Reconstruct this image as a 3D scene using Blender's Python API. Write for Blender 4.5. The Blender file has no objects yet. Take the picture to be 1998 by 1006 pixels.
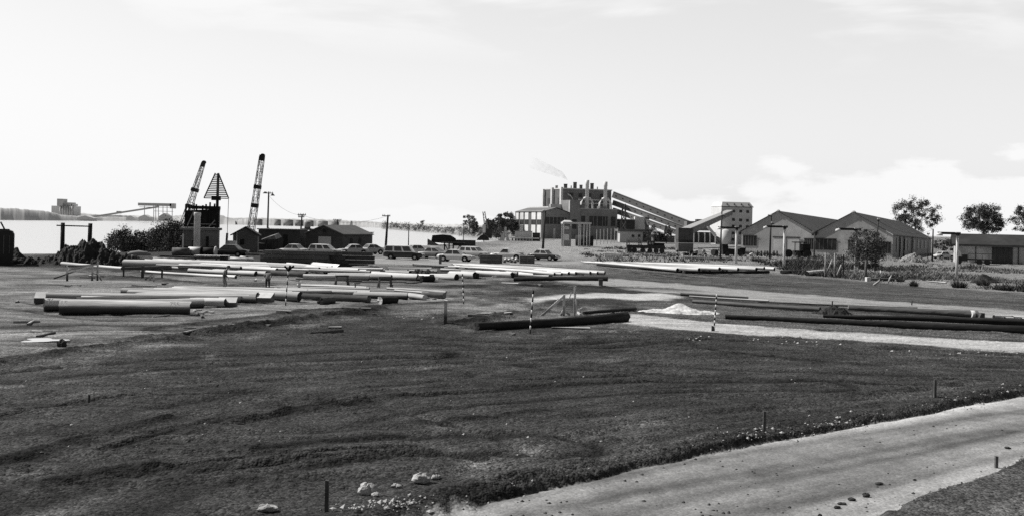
import bpy, math, random
import numpy as np
from mathutils import Vector, Matrix, Euler
random.seed(7)
R = math.radians
scn = bpy.context.scene
COL = scn.collection
F, CX, V0, CAMH = 2000.0, 999.0, 441.0, 4.6
RHO = math.atan(0.022); CR, SR = math.cos(RHO), math.sin(RHO)
WATER = -1.3
# ------------------------------------------------------------------ terrain
SHORE = [(-400, 70), (-120, 108), (-62, 122), (-47, 150), (-36, 182), (-24, 204), (-20, 232), (-17, 270), (-9, 340),
         (-3, 420), (6, 520), (40, 700), (300, 1400), (1500, 4500)]
SHORE_POLY = SHORE + [(6000, 4500), (6000, -50), (-400, -50)]
def seg_dist(px, py, ax, ay, bx, by):
    dx, dy = bx - ax, by - ay
    L = dx * dx + dy * dy + 1e-12
    t = np.clip(((px - ax) * dx + (py - ay) * dy) / L, 0, 1)
    return np.hypot(px - ax - t * dx, py - ay - t * dy)
def line_dist(pts, X, Y):
    d = np.full(np.shape(X), 1e9)
    for (a, b) in zip(pts[:-1], pts[1:]):
        d = np.minimum(d, seg_dist(X, Y, a[0], a[1], b[0], b[1]))
    return d
def poly_sd(poly, X, Y):
    """signed distance, negative inside"""
    d = np.full(np.shape(X), 1e9); ins = np.zeros(np.shape(X), bool)
    n = len(poly)
    for i in range(n):
        ax, ay = poly[i]; bx, by = poly[(i + 1) % n]
        d = np.minimum(d, seg_dist(X, Y, ax, ay, bx, by))
        if by != ay:
            c = ((ay > Y) != (by > Y)) & (X < (bx - ax) * (Y - ay) / (by - ay) + ax)
            ins ^= c
    return np.where(ins, -d, d)
def local(fn, pts, X, Y, m=9.0):
    """the distance function evaluated only near the shape"""
    ax = np.array([p[0] for p in pts]); ay = np.array([p[1] for p in pts])
    k = (X > ax.min() - m) & (X < ax.max() + m) & (Y > ay.min() - m) & (Y < ay.max() + m)
    d = np.full(X.shape, 1e3)
    if k.any(): d[k] = fn(pts, X[k], Y[k])
    return d
def sstep(a, b, x):
    t = np.clip((x - a) / (b - a), 0, 1)
    return t * t * (3 - 2 * t)
def zbase(X, Y):
    X = np.asarray(X, float); Y = np.asarray(Y, float)
    z = -0.95 * sstep(210, 420, Y)
    sd = poly_sd(SHORE_POLY, X, Y)
    return z - 4.0 * sstep(-3, 6, sd)
def gz(x, y):
    return float(zbase(np.array([x]), np.array([y]))[0])
def ray(u, v):
    a, b = (u - CX) / F, (v - V0) / F
    return a * CR + b * SR, -a * SR + b * CR
def P(u, v, d):
    h, w = ray(u, v)
    return Vector((h * d, d, CAMH - w * d))
def G(u, v, lift=0.0):
    """point of the ground (plus lift) seen at photo position u, v"""
    h, w = ray(u, v)
    if w <= 0: w = 1e-4
    d = (CAMH - lift) / w
    if d > 205:
        for _ in range(30):
            d2 = (CAMH - lift + 0.95 * float(sstep(210, 420, d))) / w
            d = 0.5 * d + 0.5 * d2
    return Vector((h * d, d, CAMH - w * d))
def GW(pts):
    return [tuple(G(u, v)[:2]) for u, v in pts]
def S(d): return d / F
def back(p, dy):
    k = 1 + dy / p.y
    return Vector((p.x * k, p.y * k, p.z))
# ------------------------------------------------------------------ materials
MATS = {}
def M(name, v, var=0.3, scale=1.5, rough=0.85, bump=0.0, bscale=None, stretch=(1, 1, 1), rnd=0.15, metallic=0.0, spec=0.25, coord='Object', dark=0.0, dscale=0.3, under=None):
    if name in MATS: return MATS[name]
    m = bpy.data.materials.new(name); m.use_nodes = True
    nt = m.node_tree; N = nt.nodes; L = nt.links
    b = N['Principled BSDF']
    b.inputs['Roughness'].default_value = rough
    b.inputs['Metallic'].default_value = metallic
    b.inputs['Specular IOR Level'].default_value = spec
    tc = N.new('ShaderNodeTexCoord'); mp = N.new('ShaderNodeMapping'); mp.inputs['Scale'].default_value = stretch
    L.new(tc.outputs[coord], mp.inputs['Vector'])
    oi = N.new('ShaderNodeObjectInfo')
    va = N.new('ShaderNodeVectorMath'); va.operation = 'ADD'
    sc = N.new('ShaderNodeVectorMath'); sc.operation = 'SCALE'; sc.inputs[0].default_value = (37, 19, 53)
    L.new(oi.outputs['Random'], sc.inputs['Scale']); L.new(mp.outputs[0], va.inputs[0]); L.new(sc.outputs[0], va.inputs[1])
    nz = N.new('ShaderNodeTexNoise'); nz.inputs['Scale'].default_value = scale; nz.inputs['Detail'].default_value = 6; nz.inputs['Roughness'].default_value = 0.65
    L.new(va.outputs[0], nz.inputs['Vector'])
    mr = N.new('ShaderNodeMapRange'); mr.inputs[1].default_value = 0.3; mr.inputs[2].default_value = 0.7
    mr.inputs[3].default_value = 1 - var; mr.inputs[4].default_value = 1 + var
    L.new(nz.outputs['Fac'], mr.inputs[0])
    rr = N.new('ShaderNodeMapRange'); rr.inputs[3].default_value = (1 - rnd) * v; rr.inputs[4].default_value = (1 + rnd) * v
    L.new(oi.outputs['Random'], rr.inputs[0])
    mu = N.new('ShaderNodeMath'); mu.operation = 'MULTIPLY'; L.new(mr.outputs[0], mu.inputs[0]); L.new(rr.outputs[0], mu.inputs[1])
    out = mu
    if dark > 0:   # big weathering stains
        n2 = N.new('ShaderNodeTexNoise'); n2.inputs['Scale'].default_value = dscale; n2.inputs['Detail'].default_value = 4
        L.new(va.outputs[0], n2.inputs['Vector'])
        m2 = N.new('ShaderNodeMapRange'); m2.inputs[1].default_value = 0.4; m2.inputs[2].default_value = 0.62
        m2.inputs[3].default_value = 1.0; m2.inputs[4].default_value = 1 - dark
        L.new(n2.outputs['Fac'], m2.inputs[0])
        mm = N.new('ShaderNodeMath'); mm.operation = 'MULTIPLY'; L.new(mu.outputs[0], mm.inputs[0]); L.new(m2.outputs[0], mm.inputs[1]); out = mm
    if under is not None:   # lit top and shaded underside painted into the log colour
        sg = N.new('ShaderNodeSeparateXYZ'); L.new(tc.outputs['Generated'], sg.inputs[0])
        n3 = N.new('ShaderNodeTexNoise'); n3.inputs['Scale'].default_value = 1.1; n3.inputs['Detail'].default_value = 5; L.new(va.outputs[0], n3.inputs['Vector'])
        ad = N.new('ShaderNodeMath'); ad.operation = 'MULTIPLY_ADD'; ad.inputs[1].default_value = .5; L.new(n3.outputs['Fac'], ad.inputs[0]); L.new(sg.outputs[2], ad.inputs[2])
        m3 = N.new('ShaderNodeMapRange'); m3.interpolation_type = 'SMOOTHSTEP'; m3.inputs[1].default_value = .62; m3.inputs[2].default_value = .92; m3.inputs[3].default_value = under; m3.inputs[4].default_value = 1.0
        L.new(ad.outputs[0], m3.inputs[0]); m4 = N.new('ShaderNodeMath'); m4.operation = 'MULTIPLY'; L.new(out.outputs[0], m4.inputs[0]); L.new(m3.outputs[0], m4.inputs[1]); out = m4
    cc = N.new('ShaderNodeCombineColor')
    for i in range(3): L.new(out.outputs[0], cc.inputs[i])
    L.new(cc.outputs[0], b.inputs['Base Color'])
    if bump > 0:
        nb = N.new('ShaderNodeTexNoise'); nb.inputs['Scale'].default_value = bscale or scale * 3; nb.inputs['Detail'].default_value = 5
        L.new(va.outputs[0], nb.inputs['Vector'])
        bp = N.new('ShaderNodeBump'); bp.inputs['Strength'].default_value = bump; bp.inputs['Distance'].default_value = 0.08
        L.new(nb.outputs['Fac'], bp.inputs['Height']); L.new(bp.outputs[0], b.inputs['Normal'])
    MATS[name] = m
    return m
def corr(name, v, pitch=0.25, axis=0, amp=0.35, **kw):
    """corrugated iron / board cladding: shaded ribs along one axis of the object"""
    if name in MATS: return MATS[name]
    m = M(name, v, **kw); nt = m.node_tree; N = nt.nodes; L = nt.links; b = N['Principled BSDF']
    tc = N.new('ShaderNodeTexCoord'); sx = N.new('ShaderNodeSeparateXYZ'); L.new(tc.outputs['Object'], sx.inputs[0])
    a = N.new('ShaderNodeMath'); a.operation = 'MULTIPLY'; a.inputs[1].default_value = 2 * math.pi / pitch
    if axis == 'xy':
        s = N.new('ShaderNodeMath'); s.operation = 'ADD'; L.new(sx.outputs[0], s.inputs[0]); L.new(sx.outputs[1], s.inputs[1]); L.new(s.outputs[0], a.inputs[0])
    else: L.new(sx.outputs[axis], a.inputs[0])
    sn = N.new('ShaderNodeMath'); sn.operation = 'SINE'; L.new(a.outputs[0], sn.inputs[0])
    bp = N.new('ShaderNodeBump'); bp.inputs['Strength'].default_value = amp; bp.inputs['Distance'].default_value = pitch * 0.2
    L.new(sn.outputs[0], bp.inputs['Height']); L.new(bp.outputs[0], b.inputs['Normal'])
    return m
# ------------------------------------------------------------------ mesh building
class MB:
    def __init__(s): s.v = []; s.f = []; s.mi = []; s.sm = []
    def add(s, vs, fs, mi=0, sm=False):
        o = len(s.v); s.v += [tuple(p) for p in vs]
        for f in fs: s.f.append(tuple(i + o for i in f)); s.mi.append(mi); s.sm.append(sm)
        return s
    def box(s, x0, x1, y0, y1, z0, z1, mi=0):
        vs = [(x0, y0, z0), (x1, y0, z0), (x1, y1, z0), (x0, y1, z0), (x0, y0, z1), (x1, y0, z1), (x1, y1, z1), (x0, y1, z1)]
        return s.add(vs, [(0, 3, 2, 1), (4, 5, 6, 7), (0, 1, 5, 4), (1, 2, 6, 5), (2, 3, 7, 6), (3, 0, 4, 7)], mi)
    def hexa(s, b, t, mi=0):   # four bottom, four top points, counter-clockwise from above
        return s.add(list(b) + list(t), [(0, 3, 2, 1), (4, 5, 6, 7), (0, 1, 5, 4), (1, 2, 6, 5), (2, 3, 7, 6), (3, 0, 4, 7)], mi)
    def tube(s, pts, rad, n=8, mi=0, cap=True, mcap=None, sm=True, jit=0.0):
        pts = [Vector(p) for p in pts]
        if not hasattr(rad, '__len__'): rad = [rad] * len(pts)
        vs = []; fs = []; k = len(pts)
        for i, p in enumerate(pts):
            d = (pts[min(i + 1, k - 1)] - pts[max(i - 1, 0)]).normalized()
            up = Vector((0, 0, 1)) if abs(d.z) < 0.9 else Vector((1, 0, 0))
            a = d.cross(up).normalized(); c = a.cross(d).normalized()
            for j in range(n):
                t = 2 * math.pi * j / n; r = rad[i] * (1 + random.uniform(-jit, jit))
                vs.append(p + (a * math.cos(t) + c * math.sin(t)) * r)
        for i in range(k - 1):
            for j in range(n):
                fs.append((i * n + j, i * n + (j + 1) % n, (i + 1) * n + (j + 1) % n, (i + 1) * n + j))
        s.add(vs, fs, mi, sm)
        if cap:
            o = len(s.v) - len(vs); mc = mi if mcap is None else mcap
            s.f.append(tuple(o + j for j in reversed(range(n)))); s.mi.append(mc); s.sm.append(False)
            s.f.append(tuple(o + (k - 1) * n + j for j in range(n))); s.mi.append(mc); s.sm.append(False)
        return s
    def bar(s, a, b, w, h=None, mi=0):
        a = Vector(a); b = Vector(b); d = (b - a).normalized(); h = h or w
        up = Vector((0, 0, 1)) if abs(d.z) < 0.95 else Vector((0, 1, 0))
        x = d.cross(up).normalized() * w / 2; y = x.cross(d).normalized() * h / 2
        vs = [a - x - y, a + x - y, a + x + y, a - x + y, b - x - y, b + x - y, b + x + y, b - x + y]
        return s.add(vs, [(0, 1, 2, 3), (7, 6, 5, 4), (4, 5, 1, 0), (5, 6, 2, 1), (6, 7, 3, 2), (7, 4, 0, 3)], mi)
    def prism(s, poly, y0, y1, mi=0):   # polygon in x,z swept along y
        n = len(poly)
        vs = [(x, y0, z) for x, z in poly] + [(x, y1, z) for x, z in poly]
        fs = [tuple(range(n)), tuple(reversed(range(n, 2 * n)))] + [(i + n, (i + 1) % n + n, (i + 1) % n, i) for i in range(n)]
        return s.add(vs, fs, mi)
    def quad(s, a, b, c, d, mi=0): return s.add([a, b, c, d], [(0, 1, 2, 3)], mi)
    def lathe(s, prof, n=16, c=(0, 0, 0), mi=0, sm=True):
        vs = []; fs = []
        for r, z in prof:
            for j in range(n):
                t = 2 * math.pi * j / n; vs.append((c[0] + r * math.cos(t), c[1] + r * math.sin(t), c[2] + z))
        for i in range(len(prof) - 1):
            for j in range(n): fs.append((i * n + j, i * n + (j + 1) % n, (i + 1) * n + (j + 1) % n, (i + 1) * n + j))
        fs.append(tuple(reversed(range(n)))); fs.append(tuple((len(prof) - 1) * n + j for j in range(n)))
        return s.add(vs, fs, mi, sm)
    def mesh(s, name, mats):
        me = bpy.data.meshes.new(name); me.from_pydata(s.v, [], s.f)
        for m in (mats if isinstance(mats, (list, tuple)) else [mats]): me.materials.append(m)
        if len(s.f):
            me.polygons.foreach_set('material_index', s.mi); me.polygons.foreach_set('use_smooth', s.sm)
        me.update(); return me
    def build(s, name, mats, parent=None, loc=None, rz=0):
        o = bpy.data.objects.new(name, s.mesh(name, mats)); COL.objects.link(o)
        if parent: o.parent = parent
        if loc is not None: o.location = loc; o.rotation_euler = (0, 0, rz)
        return o
def tag(o, label=None, cat=None, group=None, kind=None):
    if label: o['label'] = label
    if cat: o['category'] = cat
    if group: o['group'] = group
    if kind: o['kind'] = kind
    return o
def thing(name, label, cat, loc=(0, 0, 0), rz=0, group=None):
    o = bpy.data.objects.new(name, None); COL.objects.link(o)
    o.location = loc; o.rotation_euler = (0, 0, rz)
    return tag(o, label, cat, group)
def one(name, mb, mats, label, cat, group=None, loc=None, rz=0):
    return tag(mb.build(name, mats, None, loc, rz), label, cat, group)
def copy_tree(o, parent=None):
    c = o.copy(); COL.objects.link(c)
    if parent: c.parent = parent
    for ch in list(o.children): copy_tree(ch, c)
    return c
# ------------------------------------------------------------------ numpy noise
def vnoise(x, y, seed=0):
    xi = np.floor(x).astype(np.int64); yi = np.floor(y).astype(np.int64)
    fx = x - xi; fy = y - yi
    fx = fx * fx * (3 - 2 * fx); fy = fy * fy * (3 - 2 * fy)
    def h(a, b):
        n = (a * 374761393 + b * 668265263 + seed * 982451653) & 0x7fffffff
        n = ((n ^ (n >> 13)) * 1274126177) & 0x7fffffff
        return ((n ^ (n >> 16)) & 0xffff) / 65535.0
    return (h(xi, yi) * (1 - fx) + h(xi + 1, yi) * fx) * (1 - fy) + (h(xi, yi + 1) * (1 - fx) + h(xi + 1, yi + 1) * fx) * fy
def fbm(x, y, seed=0, o=4):
    t = 0; a = 0.5
    for i in range(o):
        t = t + a * vnoise(x * 2 ** i, y * 2 ** i, seed + i); a *= 0.5
    return t / (1 - 0.5 ** o)
# ------------------------------------------------------------------ camera, light, sky
cam = bpy.data.cameras.new('camera'); camo = bpy.data.objects.new('camera', cam); COL.objects.link(camo)
camo.location = (0, 0, CAMH)
camo.rotation_euler = (Matrix.Rotation(R(90), 3, 'X') @ Matrix.Rotation(RHO, 3, 'Z')).to_euler()
cam.sensor_width = 36; cam.lens = 36 * F / 1998; cam.shift_y = -(503 - V0) / 1998
cam.clip_start = 0.1; cam.clip_end = 30000
scn.camera = camo
scn.view_settings.view_transform = 'Standard'; scn.view_settings.look = 'None'
scn.view_settings.exposure = 0; scn.view_settings.gamma = 1
scn.cycles.use_denoising = False
scn.cycles.max_bounces = 6; scn.cycles.volume_bounces = 1
SUN_EL, SUN_AZ = R(46), math.atan2(-0.965, 0.26)       # bearing measured from +Y towards +X
to_sun = Vector((math.sin(SUN_AZ) * math.cos(SUN_EL), math.cos(SUN_AZ) * math.cos(SUN_EL), math.sin(SUN_EL)))
sun = bpy.data.lights.new('sun', 'SUN'); suno = bpy.data.objects.new('sun', sun); COL.objects.link(suno)
sun.energy = 5.0; sun.angle = R(0.5); sun.color = (1, 0.985, 0.96)
suno.rotation_euler = to_sun.to_track_quat('Z', 'Y').to_euler()
w = bpy.data.worlds.new('World'); scn.world = w; w.use_nodes = True
N = w.node_tree.nodes; L = w.node_tree.links
bg = N['Background']; bg.inputs['Strength'].default_value = 0.10
sky = N.new('ShaderNodeTexSky'); sky.sky_type = 'NISHITA'; sky.sun_disc = False
sky.sun_elevation = SUN_EL; sky.sun_rotation = SUN_AZ; sky.altitude = 0; sky.air_density = 1; sky.dust_density = 1.6; sky.ozone_density = 1
bw = N.new('ShaderNodeRGBToBW'); L.new(sky.outputs[0], bw.inputs[0])
tc = N.new('ShaderNodeTexCoord'); sx = N.new('ShaderNodeSeparateXYZ'); L.new(tc.outputs['Generated'], sx.inputs[0])
def mth(op, a, b=None, c=None):
    n = N.new('ShaderNodeMath'); n.operation = op
    for i, q in enumerate((a, b, c)):
        if q is None: continue
        if isinstance(q, (int, float)): n.inputs[i].default_value = q
        else: L.new(q, n.inputs[i])
    return n.outputs[0]
def mrange(x, a, b, c, d, smooth=True):
    n = N.new('ShaderNodeMapRange'); n.interpolation_type = 'SMOOTHSTEP' if smooth else 'LINEAR'
    L.new(x, n.inputs[0])
    for i, q in enumerate((a, b, c, d)): n.inputs[i + 1].default_value = q
    return n.outputs[0]
X_, Y_, Z_ = sx.outputs[0], sx.outputs[1], sx.outputs[2]
zc = mth('MAXIMUM', Z_, 0.0)
# the film saw blue as pale grey: compress the sky's range, keep its shape
skyv = mth('MULTIPLY', mth('POWER', bw.outputs[0], 0.35), 5.2)
front = mth('MULTIPLY', mrange(Y_, -0.35, 0.5, 0.28, 1.0), mrange(Z_, 0.2, 0.6, 1.0, 0.30))
skyv = mth('MULTIPLY', skyv, front)
# high cloud sheet, projected on a plane overhead
inv = mth('DIVIDE', 1.0, mth('ADD', zc, 0.16))
cv = N.new('ShaderNodeCombineXYZ'); L.new(mth('MULTIPLY', X_, inv), cv.inputs[0]); L.new(mth('MULTIPLY', Y_, inv), cv.inputs[1])
mp = N.new('ShaderNodeMapping'); mp.inputs['Scale'].default_value = (1.5, 2.2, 1); mp.inputs['Location'].default_value = (0.75, 1.2, 0); L.new(cv.outputs[0], mp.inputs[0])
n1 = N.new('ShaderNodeTexNoise'); n1.inputs['Scale'].default_value = 1.0; n1.inputs['Detail'].default_value = 7; n1.inputs['Roughness'].default_value = 0.5; n1.inputs['Distortion'].default_value = 0.4
L.new(mp.outputs[0], n1.inputs['Vector'])
high = mth('MULTIPLY', mrange(n1.outputs['Fac'], 0.47, 0.63, 0.0, 1.0), mrange(Z_, 0.13, 0.22, 0.0, 1.0))
# cumulus heads low over the sheds: noise on azimuth and elevation
az = mth('ARCTAN2', X_, Y_)
c2 = N.new('ShaderNodeCombineXYZ'); L.new(mth('MULTIPLY', az, 9.0), c2.inputs[0]); L.new(mth('MULTIPLY', Z_, 22.0), c2.inputs[1])
n2 = N.new('ShaderNodeTexNoise'); n2.inputs['Scale'].default_value = 1.0; n2.inputs['Detail'].default_value = 8; n2.inputs['Roughness'].default_value = 0.55
L.new(c2.outputs[0], n2.inputs['Vector'])
top = mth('MULTIPLY', mth('ADD', mth('MULTIPLY', n2.outputs['Fac'], 2.6), -0.45), mrange(az, -0.06, 0.42, 0.026, 0.078))
cum = mrange(mth('SUBTRACT', Z_, top), -0.016, 0.006, 1.0, 0.0)
cum = mth('MULTIPLY', cum, mrange(n2.outputs['Fac'], 0.25, 0.5, 0.55, 1.0))
cl = mth('MULTIPLY', mth('MAXIMUM', high, cum), 0.9)
haze = mth('MULTIPLY', mrange(Z_, 0.0, 0.22, 1.0, 0.0), 0.85)
haze = mth('MULTIPLY', haze, mrange(az, -0.2, 0.35, 1.0, 0.12))
f = mth('MAXIMUM', cl, haze)
cloudv = mth('MULTIPLY', mth('MULTIPLY', mrange(Y_, -0.35, 0.5, 0.34, 1.0), mrange(Z_, 0.2, 0.6, 1.0, 0.4)), 9.7)
val = mth('ADD', mth('MULTIPLY', skyv, mth('SUBTRACT', 1.0, f)), mth('MULTIPLY', cloudv, f))
cc = N.new('ShaderNodeCombineColor')
for i in range(3): L.new(val, cc.inputs[i])
L.new(cc.outputs[0], bg.inputs[0])
# ------------------------------------------------------------------ ground sheet
road_near = GW([(780, 1015), (900, 978), (1000, 954), (1120, 928), (1230, 905), (1360, 876), (1500, 850), (1620, 828), (1720, 812), (1850, 787), (1998, 763), (2300, 716), (2300, 800), (2120, 842), (1998, 880), (1940, 915), (1890, 938), (1800, 962), (1740, 985), (1690, 1012), (1640, 1100), (500, 1100), (640, 1050)])
road_mid = GW([(1200, 622), (1232, 611), (1300, 620), (1400, 631), (1500, 638), (1600, 645), (1700, 650), (1800, 655), (1998, 667), (2300, 684), (2300, 706), (1998, 684), (1880, 678), (1780, 670), (1690, 664), (1600, 660), (1500, 655), (1390, 649), (1300, 641), (1250, 634), (1215, 630)])
road_up = GW([(1020, 536), (1190, 543), (1300, 552), (1400, 560), (1500, 569), (1600, 577), (1700, 584), (1800, 592), (1900, 598), (1998, 605), (2300, 626), (2300, 648), (1998, 624), (1900, 615), (1760, 605), (1600, 594), (1480, 585), (1380, 578), (1330, 573), (1240, 566), (1180, 558), (1100, 552)])
road_spur = GW([(1022, 584), (1060, 578), (1120, 573), (1200, 571), (1290, 572), (1330, 578), (1300, 584), (1240, 584), (1180, 580), (1120, 582), (1070, 588), (1040, 592)])
road_car = GW([(500, 505), (700, 503), (860, 506), (1000, 511), (1150, 509), (1150, 514), (1000, 516), (860, 517), (700, 513), (600, 516), (500, 518)])
apron = GW([(1000, 478), (1050, 470), (1120, 466), (1300, 480), (1500, 492), (1500, 500), (1180, 500), (1100, 505), (960, 492), (940, 484)])
yard = GW([(-300, 700), (0, 694), (150, 676), (300, 660), (430, 648), (560, 628), (720, 606), (900, 612), (1000, 622), (1100, 640), (1210, 632), (1200, 610), (1050, 600), (930, 575), (1000, 545), (1170, 552), (1180, 535), (900, 545), (700, 528), (300, 540), (0, 516), (-300, 520)])
dark_up = GW([(1000, 516), (1200, 532), (1400, 534), (1700, 552), (1998, 575), (2300, 600), (2300, 624), (1998, 603), (1800, 590), (1600, 575), (1400, 558), (1200, 541), (1030, 530)])
dark_mid = GW([(1340, 590), (1600, 606), (1998, 632), (2300, 650), (2300, 680), (1998, 664), (1800, 652), (1600, 643), (1400, 628), (1240, 606), (1230, 590)])
grassland = GW([(1090, 488), (1120, 472), (1480, 480), (1700, 496), (2300, 520), (2300, 596), (1998, 573), (1700, 550), (1530, 534), (1400, 530), (1180, 520), (1090, 506)])
ruts = [  # photo polyline, half width m, depth m
    ([(800, 655), (900, 664), (1000, 669), (1120, 670), (1240, 665), (1320, 664), (1450, 668), (1600, 676), (1800, 682), (1998, 692)], .22, .10),
    ([(820, 670), (930, 678), (1040, 681), (1150, 677), (1300, 671), (1400, 664)], .25, .10),
    ([(1270, 670), (1340, 678), (1440, 690), (1560, 702), (1700, 712)], .15, .05),
    ([(1340, 668), (1370, 682), (1480, 694), (1640, 706)], .15, .05),
    ([(470, 824), (560, 802), (650, 786), (760, 772), (900, 764)], .14, .09),
    ([(200, 880), (300, 852), (400, 828), (470, 812)], .12, .10),
    ([(230, 868), (330, 838), (430, 815)], .12, .09),
    ([(380, 925), (560, 905), (700, 888), (840, 890), (950, 898)], .13, .12),
    ([(340, 912), (520, 895), (660, 880), (820, 876)], .10, .09),
    ([(0, 815), (80, 800), (180, 782), (260, 772)], .15, .10),
    ([(300, 770), (420, 765), (520, 758)], .12, .06),
    ([(480, 740), (560, 738), (640, 735)], .1, .05),
    ([(1000, 740), (1100, 735), (1240, 732)], .14, .07),
    ([(1010, 752), (1130, 748), (1290, 742)], .14, .07),
    ([(1740, 732), (1850, 738), (1960, 742)], .12, .06),
    ([(600, 780), (760, 800), (900, 835), (1000, 870)], .12, .05),
]
ridges = [  # spoil ridges: polyline, half width, height
    ([(380, 652), (480, 640), (560, 630), (640, 616), (740, 604)], .55, .34),
    ([(240, 662), (300, 655), (360, 660)], .45, .16),
    ([(0, 708), (60, 695), (150, 686), (240, 674), (330, 664)], .5, .22),
    ([(290, 640), (420, 628), (520, 618), (600, 606), (760, 596), (900, 590)], .4, .13),
    ([(880, 630), (930, 628), (1000, 612), (1060, 606)], .6, .28),
    ([(180, 538), (300, 545), (420, 556), (520, 560)], .9, .2),
    ([(860, 560), (1000, 556), (1200, 560), (1330, 566)], .8, .18),
    ([(560, 800), (640, 790), (720, 786)], .2, .1),
    ([(500, 880), (620, 862), (780, 850)], .16, .08),
    ([(830, 826), (960, 812), (1060, 800)], .18, .07),
    ([(0, 900), (120, 868), (230, 840), (330, 815)], .25, .12),
    ([(0, 960), (150, 930), (300, 910)], .2, .1),
]
TONE = 1.5
tracks = [   # vehicle tracks: polyline on the photo, gauge m, tone factor
    ([(0, 985), (150, 935), (300, 880), (470, 812), (640, 764), (900, 716), (1150, 696)], 1.7, 1.45),
    ([(0, 880), (200, 838), (420, 790), (640, 752), (860, 728)], 1.6, .62),
    ([(120, 1006), (380, 925), (640, 880), (900, 868), (1080, 872)], 1.5, .62),
    ([(0, 770), (250, 742), (520, 722), (800, 705), (1200, 690), (1600, 694), (1998, 712)], 1.8, 1.35),
    ([(560, 830), (760, 792), (1000, 768), (1300, 752), (1600, 752)], 1.5, .6),
    ([(0, 735), (300, 712), (600, 694), (830, 690)], 1.6, .65),
    ([(900, 700), (1150, 712), (1400, 728), (1700, 738), (1998, 742)], 1.6, .68),
    ([(1000, 920), (1160, 872), (1400, 828), (1640, 800), (1998, 748)], 1.4, 1.4),
    ([(700, 790), (800, 830), (960, 880), (1010, 905)], 1.2, 1.15),
    ([(780, 775), (900, 815), (1060, 860), (1120, 880)], 1.2, 1.15),
    ([(0, 642), (200, 636), (420, 640), (640, 622), (900, 605)], 1.7, .62),
    ([(0, 590), (60, 600), (260, 626), (520, 612), (700, 598), (1000, 570)], 1.7, .65),
    ([(0, 560), (200, 556), (420, 558), (640, 548), (900, 552), (1150, 560)], 1.7, .6),
    ([(1000, 548), (1200, 556), (1500, 580), (1998, 614)], 1.8, .75),
    ([(1180, 538), (1500, 556), (1998, 590)], 1.8, .6), ([(1180, 530), (1500, 547), (1998, 580)], 1.8, 1.5),
    ([(560, 506), (760, 508), (1000, 515), (1300, 540)], 1.8, .7),
    ([(900, 1000), (1150, 958), (1400, 908), (1640, 868), (1998, 806)], 1.5, .74), ([(1100, 1006), (1350, 962), (1600, 920), (1998, 842)], 1.5, .78), ([(1000, 975), (1300, 912), (1600, 852), (1998, 786)], 1.3, 1.2),
    ([(840, 640), (1000, 655), (1200, 652), (1400, 656), (1700, 676), (1998, 690)], 1.5, 1.3),
]
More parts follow.
